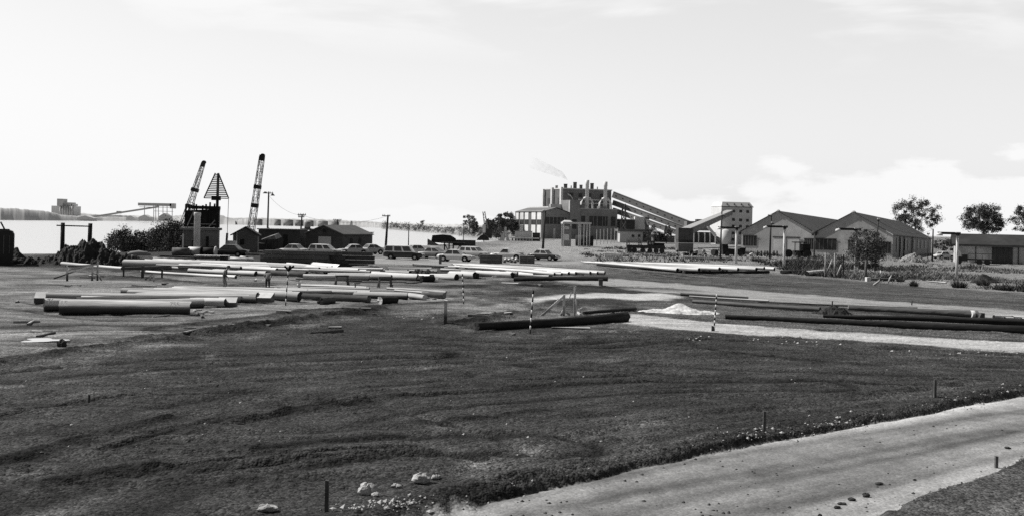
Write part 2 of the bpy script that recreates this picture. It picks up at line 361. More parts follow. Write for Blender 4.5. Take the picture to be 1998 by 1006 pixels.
def make_ground():
    tx = np.concatenate([np.linspace(-0.95, -0.57, 40)[:-1], np.linspace(-0.57, 0.57, 800), np.linspace(0.57, 0.95, 40)[1:]])
    ys = np.concatenate([np.geomspace(7, 17.5, 30)[:-1], np.geomspace(17.5, 130, 780)[:-1], np.geomspace(130, 420, 120)[:-1], np.geomspace(420, 6000, 30)])
    T, Yg = np.meshgrid(tx, ys); Xg = T * Yg
    X = Xg.ravel(); Y = Yg.ravel()
    base = zbase(X, Y); z = base.copy()
    tone = np.full(X.shape, 0.0245)
    def band(poly, soft, val, wob=0.5):
        sd = local(poly_sd, poly, X, Y) + (fbm(X * .8, Y * .35, 5) - .5) * 2 * wob + (fbm(X * 3, Y * 2, 9) - .5) * wob * .6
        return sstep(soft, -soft, sd), val, sd
    def paint(poly, soft, val, wob=0.5):
        nonlocal tone
        k, val, sd = band(poly, soft, val, wob)
        tone = tone * (1 - k) + val * k
        return k
    near = sstep(80, 40, Y)
    # far land beyond the yard is pale dry grass
    tone = np.where(Y > 95, tone + (0.12 - tone) * sstep(95, 130, Y), tone)
    # patchy foreground
    pat = fbm(X * .35 + 3, Y * .12, 21, 4)
    tone *= 0.55 + 1.0 * pat
    wave = fbm(X * .12, Y * .6 + X * .10, 31, 4)
    tone *= 0.72 + 0.6 * wave
    paint(yard, 4.5, 0.125, 6.0)
    kg = paint(grassland, 3.0, 0.14, 2.5)
    paint(apron, 4.0, 0.18, 2.0)
    paint(dark_up, 0.9, 0.05, 1.6)
    kd = sstep(1, -1, local(poly_sd, dark_up, X, Y)); tone *= 1 + kd * 1.7 * (.5 * fbm(X * .10 - Y * .1, Y * .7 + X * .28, 43, 4) + .5 * fbm(X * .3, Y * .3, 44, 4) - .5)
    paint(dark_mid, 0.8, 0.062, 0.7)
    paint(road_car, 1.5, 0.19, 1.0)
    paint(road_up, 0.8, 0.19, 0.8)
    paint(road_spur, 0.8, 0.30, 0.8)
    paint(road_mid, 0.35, 0.26, 0.35)
    kr, _, sdr = band(road_near, 0.07, 0.13, 0.12)
    edge = sstep(-1.6, -0.1, sdr)
    rx_, ry_ = .79 * X + .61 * Y, -.61 * X + .79 * Y
    trk = .55 * fbm(rx_ * .07, ry_ * 1.3, 51, 3) + .45 * fbm(X * .5, Y * .5, 54, 4)      # wheel tracks along the road
    rt2 = .5 * fbm(rx_ * .12, ry_ * 4, 52, 3) + .5 * fbm(X * 2.2, Y * 2.2, 55, 4)
    roadtone = 0.125 + 0.085 * edge + 0.20 * (trk - .47) + .16 * (rt2 - .5)
    tone = tone * (1 - kr) + roadtone * kr
    yk = sstep(0, -3, local(poly_sd, yard, X, Y))
    tone *= 1 + yk * (1.5 * (fbm(X * .16, Y * .25, 77, 4) - .5) + 1.0 * (fbm(X * .35, Y * 1.4, 78, 4) - .5))
    bankdark = GW([(150, 486), (560, 486), (620, 500), (520, 516), (230, 512), (100, 520), (20, 520), (0, 505)])
    paint(bankdark, 2.5, .03, 2.5)
    for pl, hw in (([(0, 545), (120, 540), (320, 548), (520, 552)], 1.6), ([(0, 640), (160, 632), (300, 640)], .8), ([(700, 548), (900, 560), (1020, 566)], 1.6), ([(60, 575), (0, 580)], 1.0)):
        d = local(line_dist, GW(pl), X, Y, 6) + (fbm(X * .7, Y * .9, 29, 3) - .5) * 1.6; tone *= 1 - .5 * np.exp(-(d / hw) ** 2)
    # relief
    z += (fbm(X * .25, Y * .25, 3, 3) - .5) * 0.16 * (1 - kr) * sstep(400, 150, Y)
    verge = (~(line_dist([road_near[-1]] + road_near[:11], X, Y) < line_dist(road_near[12:20], X, Y))) & (sdr > -.5)
    tone = np.where(verge, .055 * (.7 + .6 * fbm(X * .8, Y * .8, 41, 3)) * (1 - kr) + tone * kr, tone)
    rough = (1 - kr) * (1 - 0.5 * yk) * np.where(verge, .3, 1)
    z += (fbm(X * .9, Y * 1.6, 4, 3) - .5) * 0.05 * rough
    clod = np.maximum(fbm(X * 4.5, Y * 4.5, 14, 3) - .48, 0)
    z += clod * 0.13 * rough * sstep(.48, .66, fbm(X * .25, Y * .6, 15, 3)) * near
    z += (fbm(X * 7, Y * 7, 16, 2) - .5) * .012 * rough * near
    z += (fbm(X * .8, Y * .8, 17, 3) - .5) * .05 * kr
    # tread of tracked machines: shallow parallel scrapes
    ang = .35 * np.sin(X * .06 + Y * .03) + .25 * fbm(X * .05, Y * .05, 66, 2)
    qx = X * np.cos(ang) + Y * np.sin(ang); qy = -X * np.sin(ang) + Y * np.cos(ang)
    st = fbm(qx * .16, qy * 2.4, 63, 4) - .5
    st2 = fbm(qx * .3, qy * 5.5, 64, 3) - .5
    z += (st * .06 + st2 * .03) * rough * sstep(90, 50, Y)
    tone *= 1 + (1 - kr) * (.8 * st + .6 * st2) * sstep(120, 50, Y)
    scr = np.sin((Y * 2.6 - X * .55) * 2.2 + 5 * fbm(X * .15, Y * .15, 61, 2))
    z += scr * .016 * rough * sstep(.45, .65, fbm(X * .2, Y * .25, 62, 2)) * near
    # near road sits lower, with a rough bank on its far side
    z -= 0.15 * sstep(0.16, -0.02, sdr)
    FAR_E = [road_near[-1]] + road_near[:11]; farside = line_dist(FAR_E, X, Y) < line_dist(road_near[12:20], X, Y)
    bank = np.exp(-((sdr - 0.5) / 0.36) ** 2) * farside
    z += bank * (0.0 + 0.15 * fbm(X * 1.1, Y * 1.1, 8, 3)) * sstep(0, .2, sdr)
    tone = np.where((sdr > 0) & farside, tone * (1 - .35 * np.exp(-((sdr - .3) / .35) ** 2)), tone)
    for pl, hw, dp in ruts:
        d = local(line_dist, GW(pl), X, Y, 6.0) + (fbm(X * 1.5, Y * 1.5, 18, 2) - .5) * .2
        dp *= .55; z += -dp * np.exp(-(d / hw) ** 2) + dp * .6 * np.exp(-((d - 2 * hw) / hw) ** 2)
        tone *= 1 - .45 * np.exp(-(d / (hw * 1.4)) ** 2)
    for pl, hw, dp in ridges:
        d = local(line_dist, GW(pl), X, Y, 6.0) + (fbm(X * 1.2, Y * 1.2, 19, 2) - .5) * hw
        k = np.exp(-(d / hw) ** 2)
        dp *= .75; z += dp * k * (.15 + 1.1 * fbm(X * 1.4, Y * 1.4, 20, 3) + .8 * (fbm(X * 5, Y * 5, 23, 3) - .35)); tone *= 1 - .72 * np.exp(-(d / (hw * 1.5)) ** 2)
    # tyre-darkened ground
    for pl, hw in (([(380, 650), (560, 628), (760, 600)], 1.6), ([(600, 560), (760, 545), (980, 552), (1180, 570)], .6), ([(900, 570), (1000, 590), (1200, 598), (1320, 604)], .5), ([(880, 575), (960, 600), (1010, 604)], .5), ([(0, 530), (90, 536)], 1.2), ([(40, 512), (250, 512)], 2.0)):
        d = local(line_dist, GW(pl), X, Y, 6.0) + (fbm(X * .9, Y * .9, 28, 3) - .5) * 1.2
        tone *= 1 - .45 * np.exp(-(d / hw) ** 2)
    for pl, gauge, tf in tracks:
        w_ = GW(pl)
        # smooth the polyline
        for _ in range(3):
            w_ = [w_[0]] + [q for a, b in zip(w_[:-1], w_[1:]) for q in ((a[0] * .75 + b[0] * .25, a[1] * .75 + b[1] * .25), (a[0] * .25 + b[0] * .75, a[1] * .25 + b[1] * .75))] + [w_[-1]]
        d = local(line_dist, w_, X, Y, 3.0) + (fbm(X * .4, Y * .4, 81, 2) - .5) * .25
        k = np.exp(-((d - gauge * .62) / .25) ** 2) * np.clip(3.2 * fbm(X * .18, Y * .18, 82, 3) - .6, 0, 1)
        tread = .5 + .5 * np.sin((X + Y) * 14)
        tone *= np.maximum(1 + (tf - 1) * 1.7 * k, .2); z -= .05 * k * (1 - kr) * (.6 + .4 * tread); z += .03 * (1 - kr) * np.exp(-((d - gauge * .62 - .55) / .2) ** 2) * fbm(X * 2, Y * 2, 83, 2)
    nr, nc = len(ys), len(tx)
    co = np.stack([X, Y, z], 1).astype(np.float32)
    idx = np.arange(nr * nc).reshape(nr, nc)
    fq = np.stack([idx[:-1, :-1], idx[:-1, 1:], idx[1:, 1:], idx[1:, :-1]], -1).reshape(-1, 4)
    me = bpy.data.meshes.new('ground')
    me.vertices.add(len(co)); me.vertices.foreach_set('co', co.ravel())
    me.loops.add(fq.size); me.loops.foreach_set('vertex_index', fq.ravel().astype(np.int32))
    me.polygons.add(len(fq)); me.polygons.foreach_set('loop_start', np.arange(0, fq.size, 4, dtype=np.int32))
    me.polygons.foreach_set('use_smooth', np.ones(len(fq), bool))
    me.update(calc_edges=True)
    grit = 1 - .72 * kr
    for pl in (road_up, road_spur, road_mid, road_car): grit = grit * (1 - .6 * sstep(.5, -.5, local(poly_sd, pl, X, Y)))
    grit = grit * (1 - .3 * yk)
    ag = me.attributes.new('grit', 'FLOAT', 'POINT'); ag.data.foreach_set('value', grit.astype(np.float32))
    at = me.attributes.new('tone', 'FLOAT', 'POINT'); at.data.foreach_set('value', np.clip(tone * TONE, .008, .6).astype(np.float32))
    o = bpy.data.objects.new('ground', me); COL.objects.link(o); o['kind'] = 'structure'
    m = bpy.data.materials.new('earth'); m.use_nodes = True; nt = m.node_tree; N = nt.nodes; L = nt.links; b = N['Principled BSDF']
    b.inputs['Roughness'].default_value = 0.95; b.inputs['Specular IOR Level'].default_value = 0.12
    a = N.new('ShaderNodeAttribute'); a.attribute_name = 'tone'
    tc = N.new('ShaderNodeTexCoord')
    def nz(s, d, r=.6):
        n = N.new('ShaderNodeTexNoise'); n.inputs['Scale'].default_value = s; n.inputs['Detail'].default_value = d; n.inputs['Roughness'].default_value = r
        L.new(tc.outputs['Object'], n.inputs['Vector']); return n.outputs['Fac']
    def mr(x, p, q, c, d):
        n = N.new('ShaderNodeMapRange'); L.new(x, n.inputs[0])
        for i, t in enumerate((p, q, c, d)): n.inputs[i + 1].default_value = t
        return n.outputs[0]
    def mul(x, y, op='MULTIPLY'):
        n = N.new('ShaderNodeMath'); n.operation = op; L.new(x, n.inputs[0])
        if isinstance(y, (int, float)): n.inputs[1].default_value = y
        else: L.new(y, n.inputs[1])
        return n.outputs[0]
    g = N.new('ShaderNodeAttribute'); g.attribute_name = 'grit'
    def gritty(x):      # 1 + grit * (x - 1)
        s1 = mul(x, -1.0, 'ADD'); s2 = mul(s1, g.outputs['Fac']); return mul(s2, 1.0, 'ADD')
    c = mul(a.outputs['Fac'], gritty(mr(nz(14, 4, .7), .3, .7, .55, 1.45)))
    c = mul(c, gritty(mr(nz(.8, 6, .6), .32, .68, .65, 1.35)))
    vo = N.new('ShaderNodeTexVoronoi'); vo.inputs['Scale'].default_value = 21; L.new(tc.outputs['Object'], vo.inputs['Vector'])
    vs = N.new('ShaderNodeSeparateColor'); L.new(vo.outputs['Color'], vs.inputs[0])
    c = mul(c, gritty(mr(vs.outputs[0], 0, 1, .35, 1.75)))
    vo2 = N.new('ShaderNodeTexVoronoi'); vo2.inputs['Scale'].default_value = 7; L.new(tc.outputs['Object'], vo2.inputs['Vector'])
    vs2 = N.new('ShaderNodeSeparateColor'); L.new(vo2.outputs['Color'], vs2.inputs[0])
    c = mul(c, gritty(mr(vs2.outputs[0], 0, 1, .82, 1.18)))
    speck = mul(mr(nz(17, 2, .5), .70, .76, 0, .045), g.outputs['Fac'])
    c = mul(c, speck, 'ADD')
    cc = N.new('ShaderNodeCombineColor')
    for i in range(3): L.new(c, cc.inputs[i])
    L.new(cc.outputs[0], b.inputs['Base Color'])
    bp = N.new('ShaderNodeBump'); bp.inputs['Strength'].default_value = 1.0; bp.inputs['Distance'].default_value = .045
    hh = mul(mul(vo.outputs['Distance'], -.5), mul(vo2.outputs['Distance'], -.9), 'ADD'); hh = mul(hh, mul(nz(1.6, 4, .6), 1.3), 'ADD')
    L.new(hh, bp.inputs['Height']); L.new(g.outputs['Fac'], bp.inputs['Strength']); L.new(bp.outputs[0], b.inputs['Normal'])
    me.materials.append(m)
    global GROUND_Z
    Zg = z.reshape(nr, nc)
    def gzf(x, y):
        t = x / y; i = min(max(int(np.searchsorted(ys, y)) - 1, 0), nr - 2); j = min(max(int(np.searchsorted(tx, t)) - 1, 0), nc - 2)
        a = (y - ys[i]) / (ys[i + 1] - ys[i]); bq = (t - tx[j]) / (tx[j + 1] - tx[j])
        return float((Zg[i, j] * (1 - bq) + Zg[i, j + 1] * bq) * (1 - a) + (Zg[i + 1, j] * (1 - bq) + Zg[i + 1, j + 1] * bq) * a)
    GROUND_Z = gzf
make_ground()
def snap(p, dz=0.0):
    return Vector((p[0], p[1], GROUND_Z(p[0], p[1]) + dz))
# water
mw = bpy.data.materials.new('river_water'); mw.use_nodes = True; nt = mw.node_tree; b = nt.nodes['Principled BSDF']
b.inputs['Base Color'].default_value = (.5, .5, .5, 1); b.inputs['Roughness'].default_value = .22; b.inputs['Specular IOR Level'].default_value = .75
tcw = nt.nodes.new('ShaderNodeTexCoord'); mpw = nt.nodes.new('ShaderNodeMapping'); mpw.inputs['Scale'].default_value = (.12, .5, 1)
nzw = nt.nodes.new('ShaderNodeTexNoise'); nzw.inputs['Scale'].default_value = .6; nzw.inputs['Detail'].default_value = 6
bpw = nt.nodes.new('ShaderNodeBump'); bpw.inputs['Strength'].default_value = .22; bpw.inputs['Distance'].default_value = .25
nt.links.new(tcw.outputs['Object'], mpw.inputs[0]); nt.links.new(mpw.outputs[0], nzw.inputs['Vector']); nt.links.new(nzw.outputs['Fac'], bpw.inputs['Height']); nt.links.new(bpw.outputs[0], b.inputs['Normal'])
mb = MB(); mb.quad((-9000, 60, WATER), (9000, 60, WATER), (9000, 14000, WATER), (-9000, 14000, WATER))
tag(mb.build('water', mw), kind='structure')
# ------------------------------------------------------------------ far shore
def hor(u): return V0 + (u - CX) * SR / CR
def water_d(u, v): return (CAMH - WATER) * F / max(v - hor(u), 1.0)
def interp(pts, u, k):
    us = [p[0] for p in pts]; return float(np.interp(u, us, [p[k] for p in pts]))
def ridge(name, pts, mat, amp=0.6, step=3, depth=60, kind='structure', label=None, cat=None, freq=.25, shift=0):
    vs = []; fs = []; us = np.arange(pts[0][0], pts[-1][0] + .1, step); n = 6
    for u in us:
        vw, vt = interp(pts, u, 1), interp(pts, u, 2)
        d = max(min(water_d(u, vw), 2400) + shift, 200)
        a = P(u, vw, d); zt = P(u, vt, d)[2]; hgt = zt - WATER
        nn = (fbm(np.array([u * freq]), np.array([3.3]), 71, 4)[0] - .5) * 2 * amp * d / F * 4
        for j in range(n):
            t = j / (n - 1)
            k = 1 + depth * t / d
            z = WATER - .6 + (hgt + nn) * (math.sin(min(t * 1.25, 1) * math.pi / 2) if t < .8 else 1 - (t - .8)) + .6 * t
            z += (fbm(np.array([u * freq * 3]), np.array([j * 1.7]), 72, 3)[0] - .5) * amp * d / F * 3 * (t > 0)
            vs.append((a.x * k, a.y * k, z))
    m = len(us)
    for i in range(m - 1):
        for j in range(n - 1):
            fs.append((i * n + j, (i + 1) * n + j, (i + 1) * n + j + 1, i * n + j + 1))
    mb = MB(); mb.add(vs, fs, 0, True)
    o = mb.build(name, mat); tag(o, label, cat, None, kind); return o
far1 = M('far_bank', .40, .22, .02, rnd=0); far2 = M('far_bank_pale', .62, .2, .02, rnd=0); mid1 = M('mid_bank', .22, .5, .12, rnd=0, bump=.6, bscale=.3)  # distance haze painted into the base colours, as in the hazy materials
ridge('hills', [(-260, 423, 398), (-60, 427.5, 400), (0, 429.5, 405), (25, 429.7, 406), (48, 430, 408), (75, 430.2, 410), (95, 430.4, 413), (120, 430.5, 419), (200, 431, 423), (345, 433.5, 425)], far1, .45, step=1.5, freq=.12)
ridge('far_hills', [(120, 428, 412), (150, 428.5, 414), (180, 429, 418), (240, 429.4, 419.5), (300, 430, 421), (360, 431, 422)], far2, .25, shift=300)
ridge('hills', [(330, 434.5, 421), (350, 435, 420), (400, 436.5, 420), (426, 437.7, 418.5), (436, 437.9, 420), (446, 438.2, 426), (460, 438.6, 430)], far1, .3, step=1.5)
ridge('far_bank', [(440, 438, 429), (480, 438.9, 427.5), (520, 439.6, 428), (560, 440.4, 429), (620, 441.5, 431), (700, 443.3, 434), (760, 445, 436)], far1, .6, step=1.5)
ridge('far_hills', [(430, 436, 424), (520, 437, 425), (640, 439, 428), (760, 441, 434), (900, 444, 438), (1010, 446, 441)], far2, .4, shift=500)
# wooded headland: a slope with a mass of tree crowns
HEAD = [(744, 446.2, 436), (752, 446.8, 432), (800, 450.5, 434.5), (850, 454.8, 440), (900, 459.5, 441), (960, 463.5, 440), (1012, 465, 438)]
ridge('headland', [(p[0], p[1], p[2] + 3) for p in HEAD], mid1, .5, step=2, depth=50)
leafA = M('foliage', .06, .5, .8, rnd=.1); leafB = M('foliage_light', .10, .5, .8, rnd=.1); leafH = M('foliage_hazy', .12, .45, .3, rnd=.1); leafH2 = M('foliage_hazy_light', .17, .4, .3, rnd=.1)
bark = M('tree_bark', .13, .4, 2, rnd=.1)
def leaf_clump(mb, c, r, n, s, mis=(0, 1), flat=.8):
    for _ in range(n):
        d = Vector((random.gauss(0, 1), random.gauss(0, 1), random.gauss(0, 1))) * r * .55
        p = Vector(c) + Vector((d.x, d.y, d.z * flat))
        a = Vector((random.gauss(0, 1), random.gauss(0, 1), random.gauss(0, .7))).normalized(); b = a.cross(Vector((random.gauss(0, 1), random.gauss(0, 1), random.gauss(0, 1)))).normalized()
        q = s * random.uniform(.6, 1.3)
        mb.add([p - a * q, p + b * q * .55, p + a * q, p - b * q * .55], [(0, 1, 2, 3)], random.choice(mis))
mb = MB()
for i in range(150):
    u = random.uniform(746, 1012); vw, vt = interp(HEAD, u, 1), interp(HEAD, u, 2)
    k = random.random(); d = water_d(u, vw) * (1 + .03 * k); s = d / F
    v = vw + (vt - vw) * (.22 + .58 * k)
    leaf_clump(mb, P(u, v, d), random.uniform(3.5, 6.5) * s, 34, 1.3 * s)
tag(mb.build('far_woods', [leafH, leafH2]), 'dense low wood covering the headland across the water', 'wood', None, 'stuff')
def tree(name, label, base, h, crown, leaf, mats, nclump, per, s, trunk_r=None, group=None, lean=(0, 0), fork=.35, cr=.17, gap=.0, cat='tree', hollow=.35):
    """crown: (centre height, radius x, radius z) of an ellipsoid that is filled with leaf clumps carried by limbs"""
    root = thing(name, label, cat, base, 0, group)
    ch, rx, rz = crown; tr = trunk_r or h * .022
    tb = MB(); top = Vector((lean[0], lean[1], ch))
    fk = Vector((lean[0] * fork, lean[1] * fork, h * fork))
    tb.tube([(0, 0, -.3), fk * .5 + Vector((random.uniform(-.1, .1) * h * .1, 0, 0)), fk, fk * .4 + top * .6, top], [tr * 1.25, tr, tr * .8, tr * .5, tr * .2], 8)
    cb = MB(); tips = []
    for i in range(nclump):
        while True:
            q = Vector((random.uniform(-1, 1), random.uniform(-1, 1), random.uniform(-1, 1)))
            if hollow < q.length < 1: break
        c = Vector((top.x + q.x * rx, top.y + q.y * rx, ch + q.z * rz))
        tips.append(c)
        leaf_clump(cb, c, cr * (rx + rz) / 2 * random.uniform(.6, 1.5), int(per * 1.9), s * .62)
    for c in random.sample(tips, min(len(tips), 12)):
        st = fk.lerp(top, random.uniform(0, .7)); mid = st.lerp(c, .5) + Vector((0, 0, -.06 * h * random.random()))
        tb.tube([st, mid, c], [tr * .42, tr * .28, tr * .1], 6)
    tb.build('trunk', mats[2], root); cb.build('crown', mats[:2], root)
    return root
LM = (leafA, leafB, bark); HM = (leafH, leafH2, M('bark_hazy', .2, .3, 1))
def gtree(u, vb, vt, wpx, label, mats=LM, d=None, nclump=40, per=40, leafpx=2.2, cfrac=.62, **kw):
    b = P(u, vb, d) if d else G(u, vb)
    s = b.y / F; h = (vb - vt) * s
    return tree(kw.pop('name', 'tree'), label, b, h, (h * (1 - cfrac / 2), wpx / 2 * s, h * cfrac / 2), None, mats, nclump, per, leafpx * s, **kw)
def big(n, p, l): return dict(nclump=n, per=p, leafpx=l)
G1 = 'trees along the river beside the power station'
gtree(916, 462, 417, 27, 'tall airy tree with thin crown, furthest from the power station', HM, 560, 30, 22, 2.4, .62, hollow=.1, cr=.2, group=G1)
gtree(926, 462, 432, 20, 'small dense dark tree under the tall airy one', HM, 540, 34, 50, 2.8, .8, hollow=0, group=G1)
gtree(957, 464, 429, 26, 'round middle tree behind the pale notice board', (M('foliage_mid', .09, .5, .4, rnd=.1), leafH, bark), 470, 46, 60, 2.9, .8, hollow=0, cr=.24, group=G1)
gtree(985, 464, 414, 34, 'large rounded tree nearest the power station wall', (MATS['foliage_mid'], leafH, bark), 500, 60, 60, 2.9, .75, hollow=0, cr=.22, group=G1)
gtree(1003, 464, 430, 14, 'narrow dark tree squeezed against the power station corner', (MATS['foliage_mid'], leafH, bark), 505, 26, 50, 2.8, .8, hollow=0, cr=.26, group=G1)
gtree(973, 467, 444, 22, 'low very dark tree beneath the large rounded one', LM, 420, 22, 40, 1.7, .9, hollow=0, cr=.26, group=G1)
gtree(825, 452, 431, 12, 'lone umbrella topped tree standing above the headland wood', HM, 840, 8, 30, 1.2, .4, hollow=0, cr=.35)
# trees behind the sheds
gtree(1785, 478, 385, 98, 'tall airy gum tree spreading above the twin sheds', LM, 300, 92, 70, 2.0, .72, hollow=.4, cr=.125, fork=.3, group='gum trees behind the sheds')
gtree(1918, 474, 397, 84, 'broad dense gum tree behind the small store shed', LM, 260, 120, 76, 2.1, .78, hollow=.15, cr=.15, fork=.3, group='gum trees behind the sheds')
gtree(2000, 474, 399, 56, 'gum tree cut off by the edge of the picture behind the store', LM, 260, 60, 60, 2.0, .78, hollow=.2, cr=.16, fork=.3, group='gum trees behind the sheds')
for u, vt, wd, lb in ((1275, 440, 30, 'dark tree under the conveyors, next to the white block'), (1300, 442, 32, 'dark tree between conveyor trestle and junction house'), (1840, 468, 40, 'dark bushy tree in the gap beside the store'), (1860, 464, 30, 'dark bushy tree against the end wall of the store')):
    gtree(u, 476 if u < 1400 else 490, vt, wd, lb, LM, 400 if u < 1400 else 230, 26, 44, 1.8, .92, hollow=0, cr=.24)
gtree(1690, 541, 446, 72, 'bushy dark tree with low drooping crown before the second shed', LM, None, 105, 66, 2.1, .86, hollow=.1, cr=.17, trunk_r=.13)
# silos, ship loader, tanks
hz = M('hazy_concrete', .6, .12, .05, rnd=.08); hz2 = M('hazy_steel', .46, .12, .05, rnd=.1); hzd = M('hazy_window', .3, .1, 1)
def pbox(mb, u0, u1, vt, vb, d, dep, dy=0, mi=0):
    a = P((u0 + u1) / 2, vb, d); t = P((u0 + u1) / 2, vt, d); w = (u1 - u0) / 2 * d / F
    mb.box(a.x - w, a.x + w, d + dy, d + dy + dep, a.z, t.z, mi); return mb
d = 1500
r = thing('grain_silo', 'pale block of grain silos with stepped tower on the far shore', 'silo', P(122, 424, d)); r0 = r.location.copy()
def far_part(name, root, mat, *boxes):
    mb = MB()
    for bx in boxes: pbox(mb, *bx)
    mb.v = [tuple(Vector(p) - root.location) for p in mb.v]
    return mb.build(name, mat, root)
sb = MB()
for k in range(5):
    sb.lathe([(7 * .5, 0), (3.5, 1)], 4) if False else None
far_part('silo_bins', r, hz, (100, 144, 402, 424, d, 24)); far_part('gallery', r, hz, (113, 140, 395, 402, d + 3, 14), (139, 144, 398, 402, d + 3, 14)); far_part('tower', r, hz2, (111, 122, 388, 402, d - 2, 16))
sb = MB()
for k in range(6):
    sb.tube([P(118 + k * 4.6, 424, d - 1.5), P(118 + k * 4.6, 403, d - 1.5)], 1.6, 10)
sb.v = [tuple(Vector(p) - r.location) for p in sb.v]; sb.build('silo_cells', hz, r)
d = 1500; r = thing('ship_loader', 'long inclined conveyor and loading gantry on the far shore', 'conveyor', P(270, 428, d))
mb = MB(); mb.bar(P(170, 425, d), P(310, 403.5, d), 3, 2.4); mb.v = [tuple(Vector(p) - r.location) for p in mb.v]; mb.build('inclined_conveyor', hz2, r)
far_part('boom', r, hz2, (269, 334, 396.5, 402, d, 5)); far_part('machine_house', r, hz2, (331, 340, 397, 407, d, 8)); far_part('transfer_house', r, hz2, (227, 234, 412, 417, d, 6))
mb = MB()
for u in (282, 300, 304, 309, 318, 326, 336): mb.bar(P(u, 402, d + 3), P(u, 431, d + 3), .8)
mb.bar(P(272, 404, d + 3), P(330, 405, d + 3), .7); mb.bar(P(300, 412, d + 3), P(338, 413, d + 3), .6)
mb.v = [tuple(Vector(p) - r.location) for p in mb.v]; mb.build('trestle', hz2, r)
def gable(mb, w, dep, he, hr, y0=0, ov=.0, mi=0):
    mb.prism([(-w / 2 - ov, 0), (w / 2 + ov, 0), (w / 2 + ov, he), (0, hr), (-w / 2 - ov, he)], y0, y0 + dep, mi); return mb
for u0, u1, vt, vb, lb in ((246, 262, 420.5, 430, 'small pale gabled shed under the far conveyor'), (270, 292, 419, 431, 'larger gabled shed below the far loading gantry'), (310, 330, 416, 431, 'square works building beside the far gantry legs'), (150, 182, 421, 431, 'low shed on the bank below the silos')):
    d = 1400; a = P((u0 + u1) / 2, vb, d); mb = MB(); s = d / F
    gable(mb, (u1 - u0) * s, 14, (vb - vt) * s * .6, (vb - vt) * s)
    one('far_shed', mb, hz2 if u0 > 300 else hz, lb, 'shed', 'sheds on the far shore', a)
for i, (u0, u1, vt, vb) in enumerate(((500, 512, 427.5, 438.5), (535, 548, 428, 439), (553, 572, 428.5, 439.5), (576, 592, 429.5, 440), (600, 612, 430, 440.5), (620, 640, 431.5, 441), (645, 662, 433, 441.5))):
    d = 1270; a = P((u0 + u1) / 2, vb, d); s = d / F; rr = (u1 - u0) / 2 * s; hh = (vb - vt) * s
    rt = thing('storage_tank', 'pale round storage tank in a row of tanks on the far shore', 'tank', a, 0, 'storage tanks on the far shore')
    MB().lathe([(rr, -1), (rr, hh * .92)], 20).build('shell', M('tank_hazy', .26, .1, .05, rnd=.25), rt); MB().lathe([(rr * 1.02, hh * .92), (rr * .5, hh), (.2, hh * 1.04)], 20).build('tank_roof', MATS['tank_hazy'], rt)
d = 1300; mb = MB(); mb.tube([P(685, 441, d), P(685, 431, d)], [2.2, 1.6], 10); one('far_chimney', mb, hz2, 'short dark chimney on the far shore between two poles', 'chimney')
# ------------------------------------------------------------------ power station
brick = M('station_brick', .30, .16, .6, rnd=.05, dark=.2, dscale=.12); clad = M('station_cladding', .20, .14, .4, rnd=.05, dark=.15, dscale=.1)
pale = M('pale_concrete', .55, .15, .5, rnd=.05); light = M('light_render', .68, .15, .5, rnd=.05); glass = M('dark_glazing', .05, .5, .9, rough=.35, rnd=.1)
metal = M('grey_steel', .2, .2, 1, rnd=.15); dsteel = M('dark_steel', .06, .3, 1, rnd=.2); sroof = M('grey_roofing', .16, .2, .6)
PS = thing('power_station', 'grey power station with stacks, stepped blocks and tall windows', 'power station', P(1058, 466, 480), R(25))
def ux(u, y, k=1.0): return (u - 1058 + 1.76 * y) / 3.77 * k
def pb(name, mat, x0, x1, y0, y1, z0, z1, parent=None):
    return MB().box(x0, x1, y0, y1, z0, z1).build(name, mat, parent or PS)
# turbine hall with gabled end
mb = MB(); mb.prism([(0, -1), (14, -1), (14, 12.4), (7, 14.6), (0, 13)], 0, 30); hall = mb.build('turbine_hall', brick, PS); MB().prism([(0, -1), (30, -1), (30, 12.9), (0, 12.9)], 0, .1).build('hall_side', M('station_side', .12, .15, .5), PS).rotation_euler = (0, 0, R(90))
for y0, y1 in ((1.4, 5.4), (7.2, 11.5), (15, 18.8), (20.5, 24.2), (26, 29)):
    pb('wall_panel', light, -.22, 0, y0, y1, 9.0, 12.6); pb('wall_panel', light, -.22, 0, y0, y1, .5, 6.5)
for y0, y1 in ((1.4, 5.4), (7.2, 11.5), (15, 18.8), (20.5, 24.2), (26, 29)):
    pb('window', glass, -.3, 0, y0, y1, 6.6, 8.9)
pb('window', glass, 1, 12.6, -.12, 0, 7, 10.2)
for x in (3.4, 5.4, 7.4, 9.4, 11.4): pb('window_post', brick, x, x + .25, -.2, -.12, 7, 10.2)
pb('door', pale, 5.6, 6.8, -.15, 0, 0, 5)
mb = MB(); mb.add([(-.6, -.6, 12.75), (7, -.6, 14.9), (7, 30.5, 14.9), (-.6, 30.5, 12.75)], [(0, 1, 2, 3)]); mb.add([(7, -.6, 14.9), (14.3, -.6, 12.6), (14.3, 30.5, 12.6), (7, 30.5, 14.9)], [(0, 1, 2, 3)]); mb.build('hall_roof', sroof, PS)
pb('parapet', light, 8, 16, 8, 8.8, 13, 16.6); pb('parapet_return', light, 7.4, 8, 8.8, 30, 13, 15.4)
